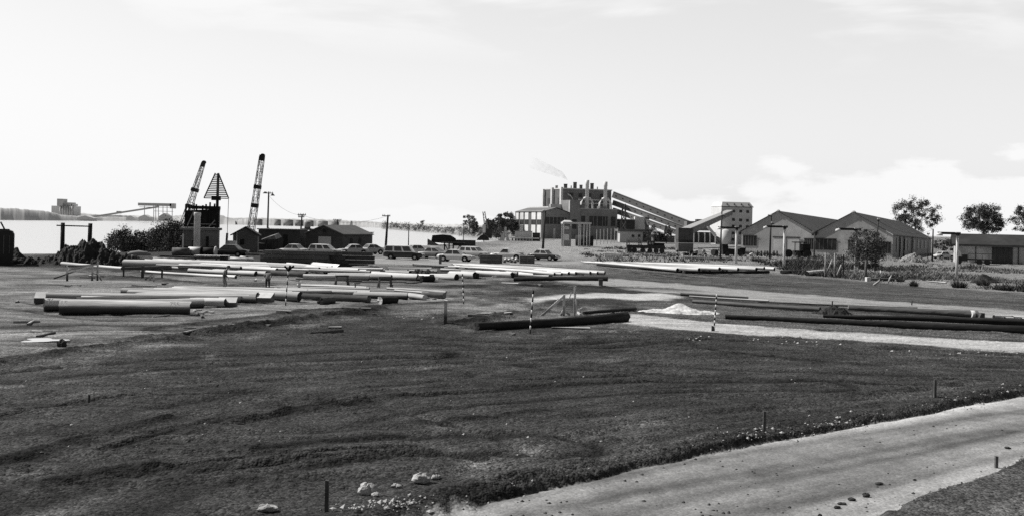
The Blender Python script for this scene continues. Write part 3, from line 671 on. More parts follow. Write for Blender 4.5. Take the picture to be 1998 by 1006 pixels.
# stair tower and chimney block
pb('stair_tower', brick, 14, 19.4, -.8, 9, -1, 18.6); pb('tower_edge', pale, 13.7, 14, -.9, 0, 12.8, 18.2)
pb('window', glass, 15.3, 17.6, -.95, -.8, 5, 9.5)
pb('boiler_annexe', brick, 19.4, 40.5, 0, 12, -1, 14.6)
for x0, x1 in ((20.6, 22.6), (25, 29), (29.6, 35), (37, 39.4)): pb('window', glass, x0, x1, -.14, 0, 6.6, 11.2)
for x in (27, 32, 33.6): pb('window_post', brick, x, x + .25, -.22, -.14, 6.6, 11.2)
pb('coping', pale, 19.3, 40.7, -.2, .2, 14.6, 14.9)
# boiler house with pale downpipe shafts and roof stacks
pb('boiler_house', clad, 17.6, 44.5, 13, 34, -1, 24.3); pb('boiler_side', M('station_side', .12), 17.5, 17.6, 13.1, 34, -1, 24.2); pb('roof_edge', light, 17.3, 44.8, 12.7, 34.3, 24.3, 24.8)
for y in (13.2, 23, 32.6): pb('shaft', light, 16.3, 17.5, y, y + 1.4, 12, 25.2 if y < 30 else 24.6)
for (x0, x1, z0) in ((21, 23, 20.5), (26, 28, 20.5), (31.5, 33, 20.5), (38, 39.5, 20.5), (21, 23, 15.5)): pb('window', glass, x0, x1, 12.86, 13, z0, z0 + 2)
for y0 in (16, 27): pb('window', glass, 17.4, 17.5, y0, y0 + 2.6, 17, 20); pb('window', glass, 17.4, 17.5, y0, y0 + 2.6, 13, 15)
for u, vt, y, wpx in ((1090, 363, 29, 5), (1108, 359.5, 24, 7), (1127, 355.5, 20, 7), (1142, 361, 27, 6), (1163.5, 357, 20, 7)):
    x = ux(u, y); hh = (466 - vt) * (480 + .42 * x + .906 * y) / F; rr = wpx * .254 / 2
    st = MB().lathe([(rr, 24), (rr, hh - .5), (rr * 1.08, hh - .45), (rr * 1.08, hh)], 16, (x, y, 0)).build('roof_stack', dsteel if vt < 362 else metal, PS)
for u, y in ((1119, 20), (1156, 20), (1176, 22)):
    x = ux(u, y); MB().lathe([(.3, 24.8), (.3, 26.4)], 8, (x, y, 0)).build('roof_vent', metal, PS)
tallm = M('stack_concrete', .72, .15, .4, rnd=.03)
for u, vt in ((1147, 350.5), (1185.5, 352)):
    y = 6; x = ux(u, y) + .4; hh = (466.5 - vt) * .2475
    MB().lathe([(.95, 14), (.85, hh - 2.4), (.95, hh - 2.3), (.95, hh - .1), (.7, hh)], 16, (x, y, 0)).build('chimney', tallm, PS)
    for s in (-1, 1):
        MB().tube([(x, y, 20.2), (x + s * 1.6, y, 20), (x + s * 3.1, y, 18), (x + s * 3.3, y, 15.2), (x + s * 3.1, y, 14.6)], .5, 8).build('flue_duct', light, PS)
for z in (19.1, 17.4): pb('pipe_run', light, 24, 42, 9, 9.3, z, z + .3)
MB().tube([(19.5, 12.4, 22), (21, 12.4, 21.2), (22, 12.4, 20.2), (22.3, 12.4, 18.6)], .3, 8).build('steam_pipe', light, PS)
for x0, x1, z1 in ((21, 24, 16.6), (32.5, 36, 16.2)): pb('roof_plant', metal, x0, x1, 3, 6, 14.6, z1)
# smoke haze from the roof stacks
def smoke(pts, r0, r1, dens, reach=75):
    mb = MB(); mb.tube(pts, list(np.linspace(r0, r1, len(pts))), 12)
    m = bpy.data.materials.new('smoke'); m.use_nodes = True; nt = m.node_tree; nt.nodes.remove(nt.nodes['Principled BSDF'])
    vo = nt.nodes.new('ShaderNodeVolumePrincipled'); vo.inputs['Color'].default_value = (.02, .02, .02, 1)
    tc = nt.nodes.new('ShaderNodeTexCoord'); nz = nt.nodes.new('ShaderNodeTexNoise'); nz.inputs['Scale'].default_value = .45; nz.inputs['Detail'].default_value = 4
    mr = nt.nodes.new('ShaderNodeMapRange'); mr.inputs[1].default_value = .36; mr.inputs[2].default_value = .8; mr.inputs[3].default_value = 0; mr.inputs[4].default_value = dens
    nt.links.new(tc.outputs['Object'], nz.inputs['Vector']); nt.links.new(nz.outputs['Fac'], mr.inputs[0]); ds = nt.nodes.new('ShaderNodeVectorMath'); ds.operation = 'DISTANCE'; ds.inputs[1].default_value = tuple(pts[0]); nt.links.new(tc.outputs['Object'], ds.inputs[0]); fa = nt.nodes.new('ShaderNodeMapRange'); fa.interpolation_type = 'SMOOTHSTEP'; fa.inputs[1].default_value = 0; fa.inputs[2].default_value = reach; fa.inputs[3].default_value = 1; fa.inputs[4].default_value = 0; nt.links.new(ds.outputs['Value'], fa.inputs[0])
    pw = nt.nodes.new('ShaderNodeMath'); pw.operation = 'POWER'; pw.inputs[1].default_value = 4.5; nt.links.new(fa.outputs[0], pw.inputs[0]); mu = nt.nodes.new('ShaderNodeMath'); mu.operation = 'MULTIPLY'; nt.links.new(mr.outputs[0], mu.inputs[0]); nt.links.new(pw.outputs[0], mu.inputs[1]); nt.links.new(mu.outputs[0], vo.inputs['Density']); nt.links.new(vo.outputs[0], nt.nodes['Material Output'].inputs['Volume'])
    return mb, m
d = 500
mb, m = smoke([P(1104.5, 361, d), P(1101, 354, d), P(1092, 342, d + 4), P(1060, 326, d + 10), P(1010, 308, d + 20), P(950, 290, d + 30)], 1.3, 3.6, .12)
tag(mb.build('smoke', m), 'faint dark smoke drifting off the second roof stack', 'smoke', None, 'stuff')
mb, m = smoke([P(1146, 361, d), P(1136, 355, d), P(1118, 346, d + 4), P(1085, 334, d + 10), P(1040, 318, d + 20)], 1.1, 3.0, .09)
tag(mb.build('smoke', m), 'thin smoke trail blowing from the stack behind the tall chimney', 'smoke', None, 'stuff')
# ------------------------------------------------------------------ coal conveyors
gal = M('gallery_iron', .22, .15, .4, rnd=.05); galr = M('gallery_roof', .25, .1, .5, rnd=.03)
def gallery(label, a, b, h, w, top=True, win=True, name='conveyor_gallery', grp=None, mat=None, rmat=None):
    a = Vector(a); b = Vector(b); r = thing(name, label, 'conveyor', a, 0, grp); d = b - a
    mb = MB(); mb.bar((0, 0, 0), d, w, h); mb.build('gallery_wall', mat or gal, r)
    dn = d.normalized(); x = dn.cross(Vector((0, 0, 1))).normalized(); up = x.cross(dn)
    mb = MB(); o = up * (h / 2 + .12); mb.bar(o, d + o, w + .3, .2); mb.build('gallery_roof', rmat or galr, r)
    if win:
        n = 12
        for i in range(n):
            c = d * ((i + .5) / n) + x * (w / 2 + .02) * (1 if x.y < 0 else -1)
            mb = MB(); mb.bar(c - dn * .35, c + dn * .35, .08, .5); mb.build('window', glass, r)
    return r
GG = 'parallel coal conveyors rising to the power station'
gallery('uppermost of the long sloping coal conveyors from the power station', P(1196, 380, 516), P(1362, 445, 492), 2.9, 1.2, grp=GG)
gallery('middle one of the three sloping coal conveyors', P(1196, 396, 514), P(1352, 453, 490), 2.3, 1.2, grp=GG)
gallery('lowest of the three sloping coal conveyors', P(1196, 410.5, 512), P(1330, 457, 488), 2.2, 1.2, grp=GG)
# trestle that carries them
def trestle(label, u, vt, vb, d, wpx):
    s = d / F; b = P(u, vb, d); h = (vb - vt) * s; w = wpx * s / 2; r = thing('conveyor_trestle', label, 'trestle', b, 0, 'steel trestles under the conveyors')
    mb = MB()
    for sx_ in (-1, 1):
        for sy in (-1, 1): mb.bar((sx_ * w, sy * w, 0), (sx_ * w * .45, sy * w * .45, h), .35)
    mb.build('legs', dsteel, r); mb = MB(); k = 4
    for i in range(k):
        z0, z1 = h * i / k, h * (i + 1) / k; f0, f1 = 1 - .55 * i / k, 1 - .55 * (i + 1) / k
        for sy in (-1, 1): mb.bar((-w * f0, sy * w * f0, z0), (w * f1, sy * w * f1, z1), .2); mb.bar((w * f0, sy * w * f0, z0), (-w * f1, sy * w * f1, z1), .2)
    mb.build('bracing', metal, r)
trestle('dark steel trestle beside the power station holding the conveyors', 1216, 398, 466, 470, 12)
trestle('second conveyor trestle, between white block and junction house', 1302, 440, 470, 420, 14)
d = 500; r = thing('ash_bunker', 'white block with dark lean-to behind the conveyors', 'building', P(1248, 466, d)); far_part('white_wall', r, M('white_render', .75, .08, .5), (1238, 1258, 423, 466, d, 12)); far_part('side_wall', r, metal, (1258, 1266, 424, 466, d + 1, 10)); far_part('lean_to', r, dsteel, (1207, 1238, 429, 466, d - 3, 10)); far_part('lean_to_roof', r, light, (1207, 1239, 427.5, 429, d - 4, 11))
# low building with small windows behind the yard
d = 405; r = thing('low_office', 'low pale building with small windows below the conveyors', 'building', P(1240, 472, d)); far_part('front_wall', r, pale, (1209, 1254, 452, 473, d, 10)); far_part('end_wall', r, metal, (1254, 1271, 453, 473, d + 1, 8)); far_part('low_roof', r, sroof, (1206, 1273, 447.5, 452, d - 1, 12))
for u in (1235, 1247): far_part('window', r, glass, (u - 2.4, u + 2.4, 458, 463, d - .15, .2))
far_part('window', r, glass, (1257, 1261, 458, 464, d + .85, .2))
d = 410; r = thing('canteen_shed', 'long low shed with white flat roof beside the junction house', 'shed', P(1295, 472, d)); far_part('shed_wall', r, metal, (1280, 1316, 460, 473, d, 8)); far_part('flat_roof', r, light, (1273, 1296, 457.5, 459.5, d - 1, 9), (1296, 1318, 460, 461.2, d - 1, 9)); far_part('opening', r, dsteel, (1287, 1300, 463, 470, d - .15, .2))
# junction house
JB = G(1338, 491); d = JB.y; s = d / F
r = thing('junction_house', 'dark boarded conveyor junction house on a low brick base', 'building', JB, 0)
def lbox(name, root, mat, x0, x1, y0, y1, z0, z1): return MB().box(x0, x1, y0, y1, z0, z1).build(name, mat, root)
w = 14.5 * s
lbox('brick_base', r, M('dull_brick', .10, .3, 1.5), -w, w, 0, 4, -.3, 1.9); lbox('base_ledge', r, pale, -w * 1.02, w * 1.02, -.1, .0, 1.75, 1.9)
lbox('boarded_wall', r, corr('dark_boards', .07, .5, 0, .5, var=.3, scale=1.2), -w, w * .97, .4, 4.2, 2.5, 5.0); lbox('shadow_gap', r, dsteel, -w * .96, w * .96, .6, 4, 1.9, 2.5)
gallery('pale roofed conveyor climbing to the window-dotted bin house', P(1328, 457, 262), P(1424, 415, 416), 1.7, 2.2, win=True, mat=M('gallery_pale', .16, .15, .5), rmat=M('gallery_lit_roof', .36, .15, .5))
d = 420
for u0, u1, vt, lb in ((1352, 1392, 452, 'low dark store beneath the pale roofed conveyor'),):
    r = thing('low_store', lb, 'building', P(1372, 474, d)); far_part('store_wall', r, dsteel, (1350, 1396, 453, 474, d, 6)); far_part('store_posts', r, light, *[(u, u + 2, 454, 474, d - .4, .3) for u in (1353, 1362, 1374, 1384, 1394)])
mb = MB(); mb.bar(P(1381, 442, 414), P(1396, 460, 414), 1.2, 1.0); one('coal_chute', mb, light, 'short pale sloping chute below the conveyor, beside the bin house', 'chute')
d = 470; r = thing('distant_works', 'hazy works roofs seen over the junction of the conveyors', 'building', P(1362, 440, d)); far_part('works_wall', r, metal, (1340, 1385, 432, 450, d, 8)); far_part('roof_lantern', r, dsteel, (1360, 1373, 428, 432, d + 2, 5))
# bin house
BH = thing('bin_house', 'tall grey bin house with white mansard roof and square windows', 'building', P(1407, 475, 420), R(10))
bhm = M('asbestos_sheet', .64, .1, .5, rnd=.03, dark=.12, dscale=.2)
W_, D_, H_ = 13.3, 11.5, 15.2
pb('front_wall', bhm, 0, W_, 0, D_, -1, H_, BH)
pb('end_wall', light, -.15, 0, .0, D_, -1, H_, BH)
mb = MB(); mb.hexa([(-.3, -.3, H_), (W_ + .3, -.3, H_), (W_ + .3, D_ + .3, H_), (-.3, D_ + .3, H_)], [(.5, .9, H_ + 1.9), (W_ - .9, .9, H_ + 1.9), (W_ - .9, D_ - .9, H_ + 1.9), (.5, D_ - .9, H_ + 1.9)]); mb.build('mansard_roof', M('white_roofing', .62, .06, .4), BH)
pb('gutter', dsteel, -.35, W_ + .35, -.42, -.3, H_ - .2, H_ + .05, BH)
for i in range(4):
    x = 2 + i * 3.1; mb = MB(); mb.box(x, x + .55, .1, .5, H_ + .7, H_ + 1.3); mb.build('roof_vent', metal, BH)
for x, zs in ((2.0, ()), (5.1, (12.8, 9.3, 6.6, 3.8, 1.2)), (8.2, (12.8, 9.2, 6.6, 3.8)), (11.2, (12.7, 9.1, 6.5))):
    for z in zs: pb('window', glass, x - .6, x + .6, -.08, 0, z, z + 1.1, BH)
MB().lathe([(2.2, -1), (2.2, 5.2), (.3, 5.9)], 20, (.8, -2.6, 0)).build('hopper_bin', bhm, BH)
# ------------------------------------------------------------------ twin gabled sheds
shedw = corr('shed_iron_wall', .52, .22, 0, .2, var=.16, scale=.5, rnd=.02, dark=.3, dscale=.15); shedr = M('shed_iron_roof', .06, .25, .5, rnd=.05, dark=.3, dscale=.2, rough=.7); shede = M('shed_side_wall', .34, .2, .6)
ang = math.atan2(-.455, .89)
SC = Vector((75.1 - .89 * 30.1, 202 + .455 * 30.1, 0))     # west corner of the facade
def shed(label, off, dz, win, side=False):
    r = thing('gabled_shed', label, 'shed', SC + Vector((.89, -.455, 0)) * off + Vector((0, 0, dz)), ang, 'twin gabled iron sheds')
    Wd, L_, he, hr = 15.0, 84, 4.55, 8.75; t = -.9
    mb = MB(); b = [(0, -1), (Wd, -1), (Wd, he), (Wd / 2 + .9, hr - .35), (Wd / 2, hr), (Wd / 2 - .9, hr - .35), (0, he)]
    mb.prism(b, 0, .3); mb.build('gable_wall', shedw, r)
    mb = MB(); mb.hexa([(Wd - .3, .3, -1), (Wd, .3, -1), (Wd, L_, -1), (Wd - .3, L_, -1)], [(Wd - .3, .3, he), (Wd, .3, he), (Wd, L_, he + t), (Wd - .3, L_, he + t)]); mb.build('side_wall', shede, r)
    mb = MB(); ov = .35
    for sg in (0, 1):
        e, q = (-ov, Wd / 2) if sg == 0 else (Wd + ov, Wd / 2)
        for dz_, fl in ((.06, 0), (-.06, 1)):
            pass
        a0 = (e, -.3, he - .1); a1 = (q, -.3, hr + .1); a2 = (q, L_, hr + .1 + t); a3 = (e, L_, he - .1 + t)
        th = Vector((0, 0, .12))
        mb.hexa([a0, a1, a2, a3] if sg == 0 else [a1, a0, a3, a2], [tuple(Vector(p) + th) for p in ([a0, a1, a2, a3] if sg == 0 else [a1, a0, a3, a2])])
    mb.build('roof', shedr, r)
    MB().lathe([(.55, -.2), (.5, .15), (.2, .45)], 10, (Wd / 2, .2, hr)).build('ridge_vent', shedw, r)
    for kind, x0, x1, z0, z1 in win:
        o = MB().box(x0, x1, -.10, 0, z0, z1).build(kind, M('shed_glazing', .035, .5, .9, rough=.4) if kind == 'window' else pale, r)
        if kind == 'window':
            mb = MB()
            for k in range(1, 5): mb.box(x0 + (x1 - x0) * k / 5 - .03, x0 + (x1 - x0) * k / 5 + .03, -.14, -.10, z0, z1)
            mb.build('glazing_bars', metal, o)
            MB().box(x0 - .12, x1 + .12, -.16, -.10, z1, z1 + .15).build('lintel', dsteel, o)
        else:
            MB().box(x0 - .2, x1 + .2, -.16, -.10, z1, z1 + .25).build('door_track', dsteel, o)
            MB().box((x0 + x1) / 2 - .05, (x0 + x1) / 2 + .05, -.14, -.10, z0, z1).build('door_joint', dsteel, o)
    if side:
        for y in (6, 13, 21, 27, 38, 47, 56, 66): 
            mb = MB(); mb.box(Wd, Wd + .12, y, y + 2.2, 1.2, 3.9 - y * .01); mb.build('window', MATS['shed_glazing'], r)
        for y in (10.5, 18, 34): MB().tube([(Wd + .2, y, 0), (Wd + .2, y, 4.3)], .12, 6).build('downpipe', dsteel, r)
    return r
shed('gabled iron shed with double doors, next to the bin house', 0, .0, [('window', .4, 3.2, 1.6, 3.6), ('door', 6.8, 12.0, -.3, 3.4), ('window', 13.0, 14.8, 1.2, 3.3)])
shed('gabled iron shed with the long windowed side wall, behind the bushy tree', 15.03, -.02, [('window', .2, 4.3, 1.2, 3.4), ('window', 6.6, 9.0, 1.2, 3.2), ('window', 12.2, 14.7, .9, 3.0)], True)
MB_ = MB(); MB_.lathe([(.5, 0), (.7, .6), (.35, 1)], 8); one('gutter_head', MB_, dsteel, 'dark rainwater head in the valley between the twin sheds', 'rainwater head', None, SC + Vector((.89, -.455, 0)) * 15 + Vector((-.15, -.4, 4.0)))
# store shed at the edge of the frame
d = 167; s = d / F; B_ = G(1930, 514); r = thing('store_shed', 'low store shed with dark overhanging roof and timber doors', 'shed', B_, R(-21))
x0, x1 = -64 * s, 90 * s
lbox('front_wall', r, corr('store_iron', .62, .25, 0, .2, var=.15, scale=.5, dark=.3, dscale=.3), x0, x1, 0, 7, -.4, 3.3)
lbox('timber_door', r, corr('door_boards', .065, .3, 0, .7, var=.35, scale=1, stretch=(4, 1, .4)), .4, 3.6, -.12, 0, -.2, 3.1)
mb = MB(); mb.prism([(-.9, 3.05), (-.9, 3.2), (3.5, 5.0), (7.9, 3.2), (7.9, 3.05), (3.5, 4.85)], x0 - .6, x1 + .6); mb.v = [(y, x, z) for x, y, z in mb.v]; mb.f = [tuple(reversed(f)) for f in mb.f]
mb.build('roof', M('store_roofing', .05, .3, .7, dark=.3), r); lbox('fascia', r, dsteel, x0 - .6, x1 + .6, -.98, -.9, 2.85, 3.2)
mb = MB(); mb.prism([(0, 3.3), (7, 3.3), (3.5, 4.7)], 0, .2); mb.v = [(x0 + y, x, z) for x, y, z in mb.v]; mb.build('gable_end', MATS['store_iron'], r)
for x in (-2.2, 4.4): lbox('door_post', r, dsteel, x, x + .12, -.16, -.02, 0, 3)
# smaller shed further out
# ------------------------------------------------------------------ open frame yard before the station
r = thing('open_shed', 'open flat roofed frame on pale posts before the station', 'shed', G(1125, 482), 0); B_ = r.location; s = B_.y / F
mb = MB(); mb.box(-28 * s, 28 * s, -.3, 9, 45 * s, 48.5 * s); mb.hexa([(-28 * s, .5, 48 * s), (-8 * s, .5, 48 * s), (-8 * s, 8, 48 * s), (-28 * s, 8, 48 * s)], [(-22 * s, 2, 52 * s), (-13 * s, 2, 52 * s), (-13 * s, 7, 52 * s), (-22 * s, 7, 52 * s)]); mb.build('roof', M('weathered_roof', .55, .2, .5), r)
for x, y in ((-26, .2), (-8, 8.6), (4, .2), (25, .2), (-26, 8.6), (12, 8.6), (25, 8.6), (16, 4)): MB().box(x * s - .12, x * s + .12, y - .12, y + .12, -.4, 46 * s).build('post', light, r)
mb = MB(); mb.box(-26 * s, -8 * s, 7, 7.3, 0, 40 * s); mb.build('back_wall', M('board_pale', .24, .2, .6), r); lbox('hatch', r, light, -22 * s, -12 * s, 6.8, 7, 12 * s, 24 * s); lbox('hatch', r, pale, -22 * s, -12 * s, 6.8, 7, 34 * s, 40 * s)
r = thing('fuel_tank', 'squat black cylindrical tank under the open frame', 'tank', G(1141, 481) + Vector((0, 2, 0))); s = r.location.y / F
MB().tube([(-17 * s, 0, 11 * s), (17 * s, 0, 11 * s)], 10.5 * s, 20).build('drum', M('black_tank', .03, .3, .6), r); MB().box(-12 * s, -10 * s, -1, 1, -.3, 3 * s).build('cradle', dsteel, r); MB().box(10 * s, 12 * s, -1, 1, -.3, 3 * s).build('cradle', dsteel, r)
for i, u in enumerate((1164, 1171, 1178, 1185, 1192, 1199, 1205)):
    b = G(u, 478 - i * .6); s = b.y / F; mb = MB(); mb.box(-.10, .10, -.10, .10, -.3, (478 - 448) * s)
    one('frame_post', mb, pale, 'pale upright post in the row beside the open frame', 'post', 'row of pale posts before the station', b)
# ------------------------------------------------------------------ logs, poles and beams
wood = {
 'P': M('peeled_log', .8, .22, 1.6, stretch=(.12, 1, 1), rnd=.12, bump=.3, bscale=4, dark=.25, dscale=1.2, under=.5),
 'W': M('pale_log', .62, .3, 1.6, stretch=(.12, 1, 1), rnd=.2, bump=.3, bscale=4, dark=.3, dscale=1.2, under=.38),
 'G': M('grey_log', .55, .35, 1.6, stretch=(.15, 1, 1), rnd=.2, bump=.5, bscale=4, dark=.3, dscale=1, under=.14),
 'D': M('dark_bark', .09, .4, 2, stretch=(.3, 1, 1), rnd=.25, bump=.7, bscale=5),
 'B': M('tarred_pile', .022, .5, 2, stretch=(.3, 1, 1), rnd=.2, bump=.6, bscale=5),
}
endD = M('tarred_end', .02, .4, 6, rnd=.3); endG = M('weathered_end', .14, .4, 5, rnd=.3); endL = M('fresh_cut_end', .5, .25, 5, rnd=.1); adz = M('adzed_face', .60, .15, 3, rnd=.1)
LOGBASE = {}
def log(label, a, b, da, db, m='P', e='D', lift=0.0, group=None, name='log', bend=.02, hewn=None, chalk=None, roots=0, lift2=None, n=14):
    """a, b: photo positions of the two end centres; da, db: end diameters in photo pixels"""
    l2 = lift if lift2 is None else lift2
    pa = G(a[0], a[1] + da / 2, lift); pb_ = G(b[0], b[1] + db / 2, l2)
    ra = da / 2 * pa.y / F; rb = db / 2 * pb_.y / F
    pa.z += ra; pb_.z += rb
    if lift == 0: pa.z = max(pa.z, GROUND_Z(pa.x, pa.y) + ra * .82)
    if l2 == 0: pb_.z = max(pb_.z, GROUND_Z(pb_.x, pb_.y) + rb * .82)
    for sd, hl in (hewn or ()):
        e_ = (pb_ - pa).normalized() * hl
        if sd < 0: pa = pa + e_
        else: pb_ = pb_ - e_
    d = pb_ - pa; L = d.length; mid = (pa + pb_) / 2
    x = d.normalized(); y = Vector((0, 0, 1)).cross(x).normalized(); z = x.cross(y)
    mb = MB(); k = 12; pts = []; rad = []; ph = random.uniform(0, 6)
    bz, by = random.uniform(-.3, .3) * bend * L, random.uniform(-1, 1) * bend * L
    vs = []; fs = []
    lob = [(random.uniform(-.08, .08), random.uniform(0, 6)) for _ in range(4)]
    for i in range(k):
        t = i / (k - 1); w = math.sin(math.pi * t)
        c = Vector(((t - .5) * L, by * w, bz * w)); r = ra + (rb - ra) * t
        r *= 1 + .03 * math.sin(ph + 7 * t) + (random.uniform(-.07, .07) if m in 'DB' else random.uniform(-.025, .025))
        for j in range(n):
            th = 2 * math.pi * j / n
            q = r * (1 + sum(am * math.sin((s + 2) * th + p + t) for s, (am, p) in enumerate(lob)))
            ex = random.uniform(-.15, .15) * r if i in (0, k - 1) else 0
            vs.append((c.x + ex, c.y + math.cos(th) * q, c.z + math.sin(th) * q))
    for i in range(k - 1):
        for j in range(n): fs.append((i * n + j, i * n + (j + 1) % n, (i + 1) * n + (j + 1) % n, (i + 1) * n + j))
    mb.add(vs, fs, 0, True)
    mb.add(vs[:n] + [(-L / 2, 0, 0)], [((j + 1) % n, j, n) for j in range(n)], 1)
    mb.add(vs[-n:] + [(L / 2, 0, 0)], [(j, (j + 1) % n, n) for j in range(n)], 1)
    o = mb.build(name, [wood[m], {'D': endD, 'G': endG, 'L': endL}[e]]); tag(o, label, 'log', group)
    o.matrix_world = Matrix(((x.x, y.x, z.x, mid.x), (x.y, y.y, z.y, mid.y), (x.z, y.z, z.z, mid.z), (0, 0, 0, 1)))
    for sd, hl in (hewn or ()):       # squared adzed end: (side -1 or 1, length m)
        r = (ra if sd < 0 else rb) * 1.02; x0, x1 = sorted((sd * (L / 2 - .04), sd * (L / 2 + hl)))
        hb = MB(); hb.hexa([(x0, -r * .95, -r * .92), (x1, -r * .95, -r * .92), (x1, r * .8, -r * .92), (x0, r * .8, -r * .92)], [(x0, -r * .95, r * .02), (x1, -r * .95, r * .02), (x1, r * .8, r * .97), (x0, r * .8, r * .97)])
        hb.mi = [1 if i == 1 else 0 for i in range(6)]
        hb.build('squared_end', [wood['D' if m in 'GD' else m], adz], o)
    for txt, tx, tsize in (chalk or ()):     # chalk figures on the camera side of the log
        cu = bpy.data.curves.new('chalk_mark', 'FONT'); cu.body = txt; cu.size = tsize; cu.align_x = 'CENTER'; cu.offset = .012
        cu.materials.append(M('chalk', .85, .1, 3))
        tmp = bpy.data.objects.new('tmp', cu); me = bpy.data.meshes.new_from_object(tmp); bpy.data.objects.remove(tmp)
        t = bpy.data.objects.new('chalk_mark', me); COL.objects.link(t); t.parent = o
        r = ra + (rb - ra) * tx; t.location = ((tx - .5) * L, by * math.sin(math.pi * tx) - r * .93, r * .42); t.rotation_euler = (R(60), 0, 0)
    return o
A_ = 'bark-covered logs at the front of the yard'
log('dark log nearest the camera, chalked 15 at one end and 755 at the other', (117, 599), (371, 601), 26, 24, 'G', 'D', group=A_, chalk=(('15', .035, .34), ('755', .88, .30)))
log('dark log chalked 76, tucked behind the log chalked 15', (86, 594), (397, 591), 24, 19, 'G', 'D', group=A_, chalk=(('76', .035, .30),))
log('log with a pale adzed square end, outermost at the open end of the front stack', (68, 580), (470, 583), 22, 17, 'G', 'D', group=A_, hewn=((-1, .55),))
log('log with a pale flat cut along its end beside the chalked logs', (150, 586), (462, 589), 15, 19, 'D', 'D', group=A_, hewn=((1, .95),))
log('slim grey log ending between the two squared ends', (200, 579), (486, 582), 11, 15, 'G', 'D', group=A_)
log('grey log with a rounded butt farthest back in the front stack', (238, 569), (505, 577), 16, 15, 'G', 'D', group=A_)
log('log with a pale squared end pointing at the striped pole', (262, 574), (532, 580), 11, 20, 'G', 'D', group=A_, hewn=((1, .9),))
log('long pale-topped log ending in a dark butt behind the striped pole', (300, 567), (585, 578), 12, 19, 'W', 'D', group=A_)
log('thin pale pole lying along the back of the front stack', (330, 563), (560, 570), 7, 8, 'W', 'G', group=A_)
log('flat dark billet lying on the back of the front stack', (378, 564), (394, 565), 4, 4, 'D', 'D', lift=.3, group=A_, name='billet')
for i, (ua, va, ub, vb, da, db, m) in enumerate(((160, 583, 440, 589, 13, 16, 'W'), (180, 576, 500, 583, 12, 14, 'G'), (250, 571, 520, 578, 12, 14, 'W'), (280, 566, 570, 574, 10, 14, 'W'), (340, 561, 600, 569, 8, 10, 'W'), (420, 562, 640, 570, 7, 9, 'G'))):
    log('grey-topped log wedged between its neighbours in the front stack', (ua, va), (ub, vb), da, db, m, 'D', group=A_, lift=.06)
B_ = 'grey logs in the middle of the yard'
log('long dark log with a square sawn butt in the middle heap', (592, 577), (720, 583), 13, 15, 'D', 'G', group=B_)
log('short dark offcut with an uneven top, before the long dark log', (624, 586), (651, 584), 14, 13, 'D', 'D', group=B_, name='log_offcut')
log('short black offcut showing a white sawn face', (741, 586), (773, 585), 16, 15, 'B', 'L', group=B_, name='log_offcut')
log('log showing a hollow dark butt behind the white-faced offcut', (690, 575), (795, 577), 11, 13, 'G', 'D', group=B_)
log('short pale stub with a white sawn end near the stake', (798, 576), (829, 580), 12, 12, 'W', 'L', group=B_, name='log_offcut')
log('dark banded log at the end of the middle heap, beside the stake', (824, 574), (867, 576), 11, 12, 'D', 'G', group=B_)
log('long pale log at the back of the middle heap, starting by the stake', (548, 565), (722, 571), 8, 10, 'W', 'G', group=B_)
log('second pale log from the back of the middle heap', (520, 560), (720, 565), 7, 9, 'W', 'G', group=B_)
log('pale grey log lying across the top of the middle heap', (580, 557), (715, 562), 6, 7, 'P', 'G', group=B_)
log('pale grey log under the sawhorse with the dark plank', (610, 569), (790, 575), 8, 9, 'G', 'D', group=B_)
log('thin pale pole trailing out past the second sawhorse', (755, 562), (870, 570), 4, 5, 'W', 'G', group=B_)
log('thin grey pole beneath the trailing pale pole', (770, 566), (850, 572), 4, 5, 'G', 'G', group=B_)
C_ = 'white peeled piles in the long row behind the two men'
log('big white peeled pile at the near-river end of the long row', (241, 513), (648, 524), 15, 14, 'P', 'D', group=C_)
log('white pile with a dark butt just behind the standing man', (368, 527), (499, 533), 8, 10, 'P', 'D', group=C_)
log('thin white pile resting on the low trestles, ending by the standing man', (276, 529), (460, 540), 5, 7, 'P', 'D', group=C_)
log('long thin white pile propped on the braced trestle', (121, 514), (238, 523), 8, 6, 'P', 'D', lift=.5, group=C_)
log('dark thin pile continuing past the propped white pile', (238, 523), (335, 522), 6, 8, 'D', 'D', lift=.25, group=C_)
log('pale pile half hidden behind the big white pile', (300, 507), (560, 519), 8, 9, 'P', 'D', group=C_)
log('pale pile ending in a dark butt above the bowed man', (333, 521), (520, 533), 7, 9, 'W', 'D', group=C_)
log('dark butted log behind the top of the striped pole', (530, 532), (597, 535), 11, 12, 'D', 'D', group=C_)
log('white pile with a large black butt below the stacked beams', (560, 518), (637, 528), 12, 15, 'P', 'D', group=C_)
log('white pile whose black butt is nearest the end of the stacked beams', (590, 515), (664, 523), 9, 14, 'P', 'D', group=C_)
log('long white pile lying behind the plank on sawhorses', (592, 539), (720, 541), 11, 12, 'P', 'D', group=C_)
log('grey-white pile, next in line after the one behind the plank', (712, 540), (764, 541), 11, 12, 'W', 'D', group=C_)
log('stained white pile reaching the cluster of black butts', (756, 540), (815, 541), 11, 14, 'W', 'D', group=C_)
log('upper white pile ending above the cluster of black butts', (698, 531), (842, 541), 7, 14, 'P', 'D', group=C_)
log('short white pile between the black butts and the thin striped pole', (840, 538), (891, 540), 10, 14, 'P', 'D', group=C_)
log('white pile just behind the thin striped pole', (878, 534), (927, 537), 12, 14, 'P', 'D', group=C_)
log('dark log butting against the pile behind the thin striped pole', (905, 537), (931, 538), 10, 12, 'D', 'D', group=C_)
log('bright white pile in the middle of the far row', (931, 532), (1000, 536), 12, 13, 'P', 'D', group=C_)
log('white pile with a darker middle, resting on the bearer timber', (998, 534), (1074, 538), 9, 11, 'P', 'D', group=C_)
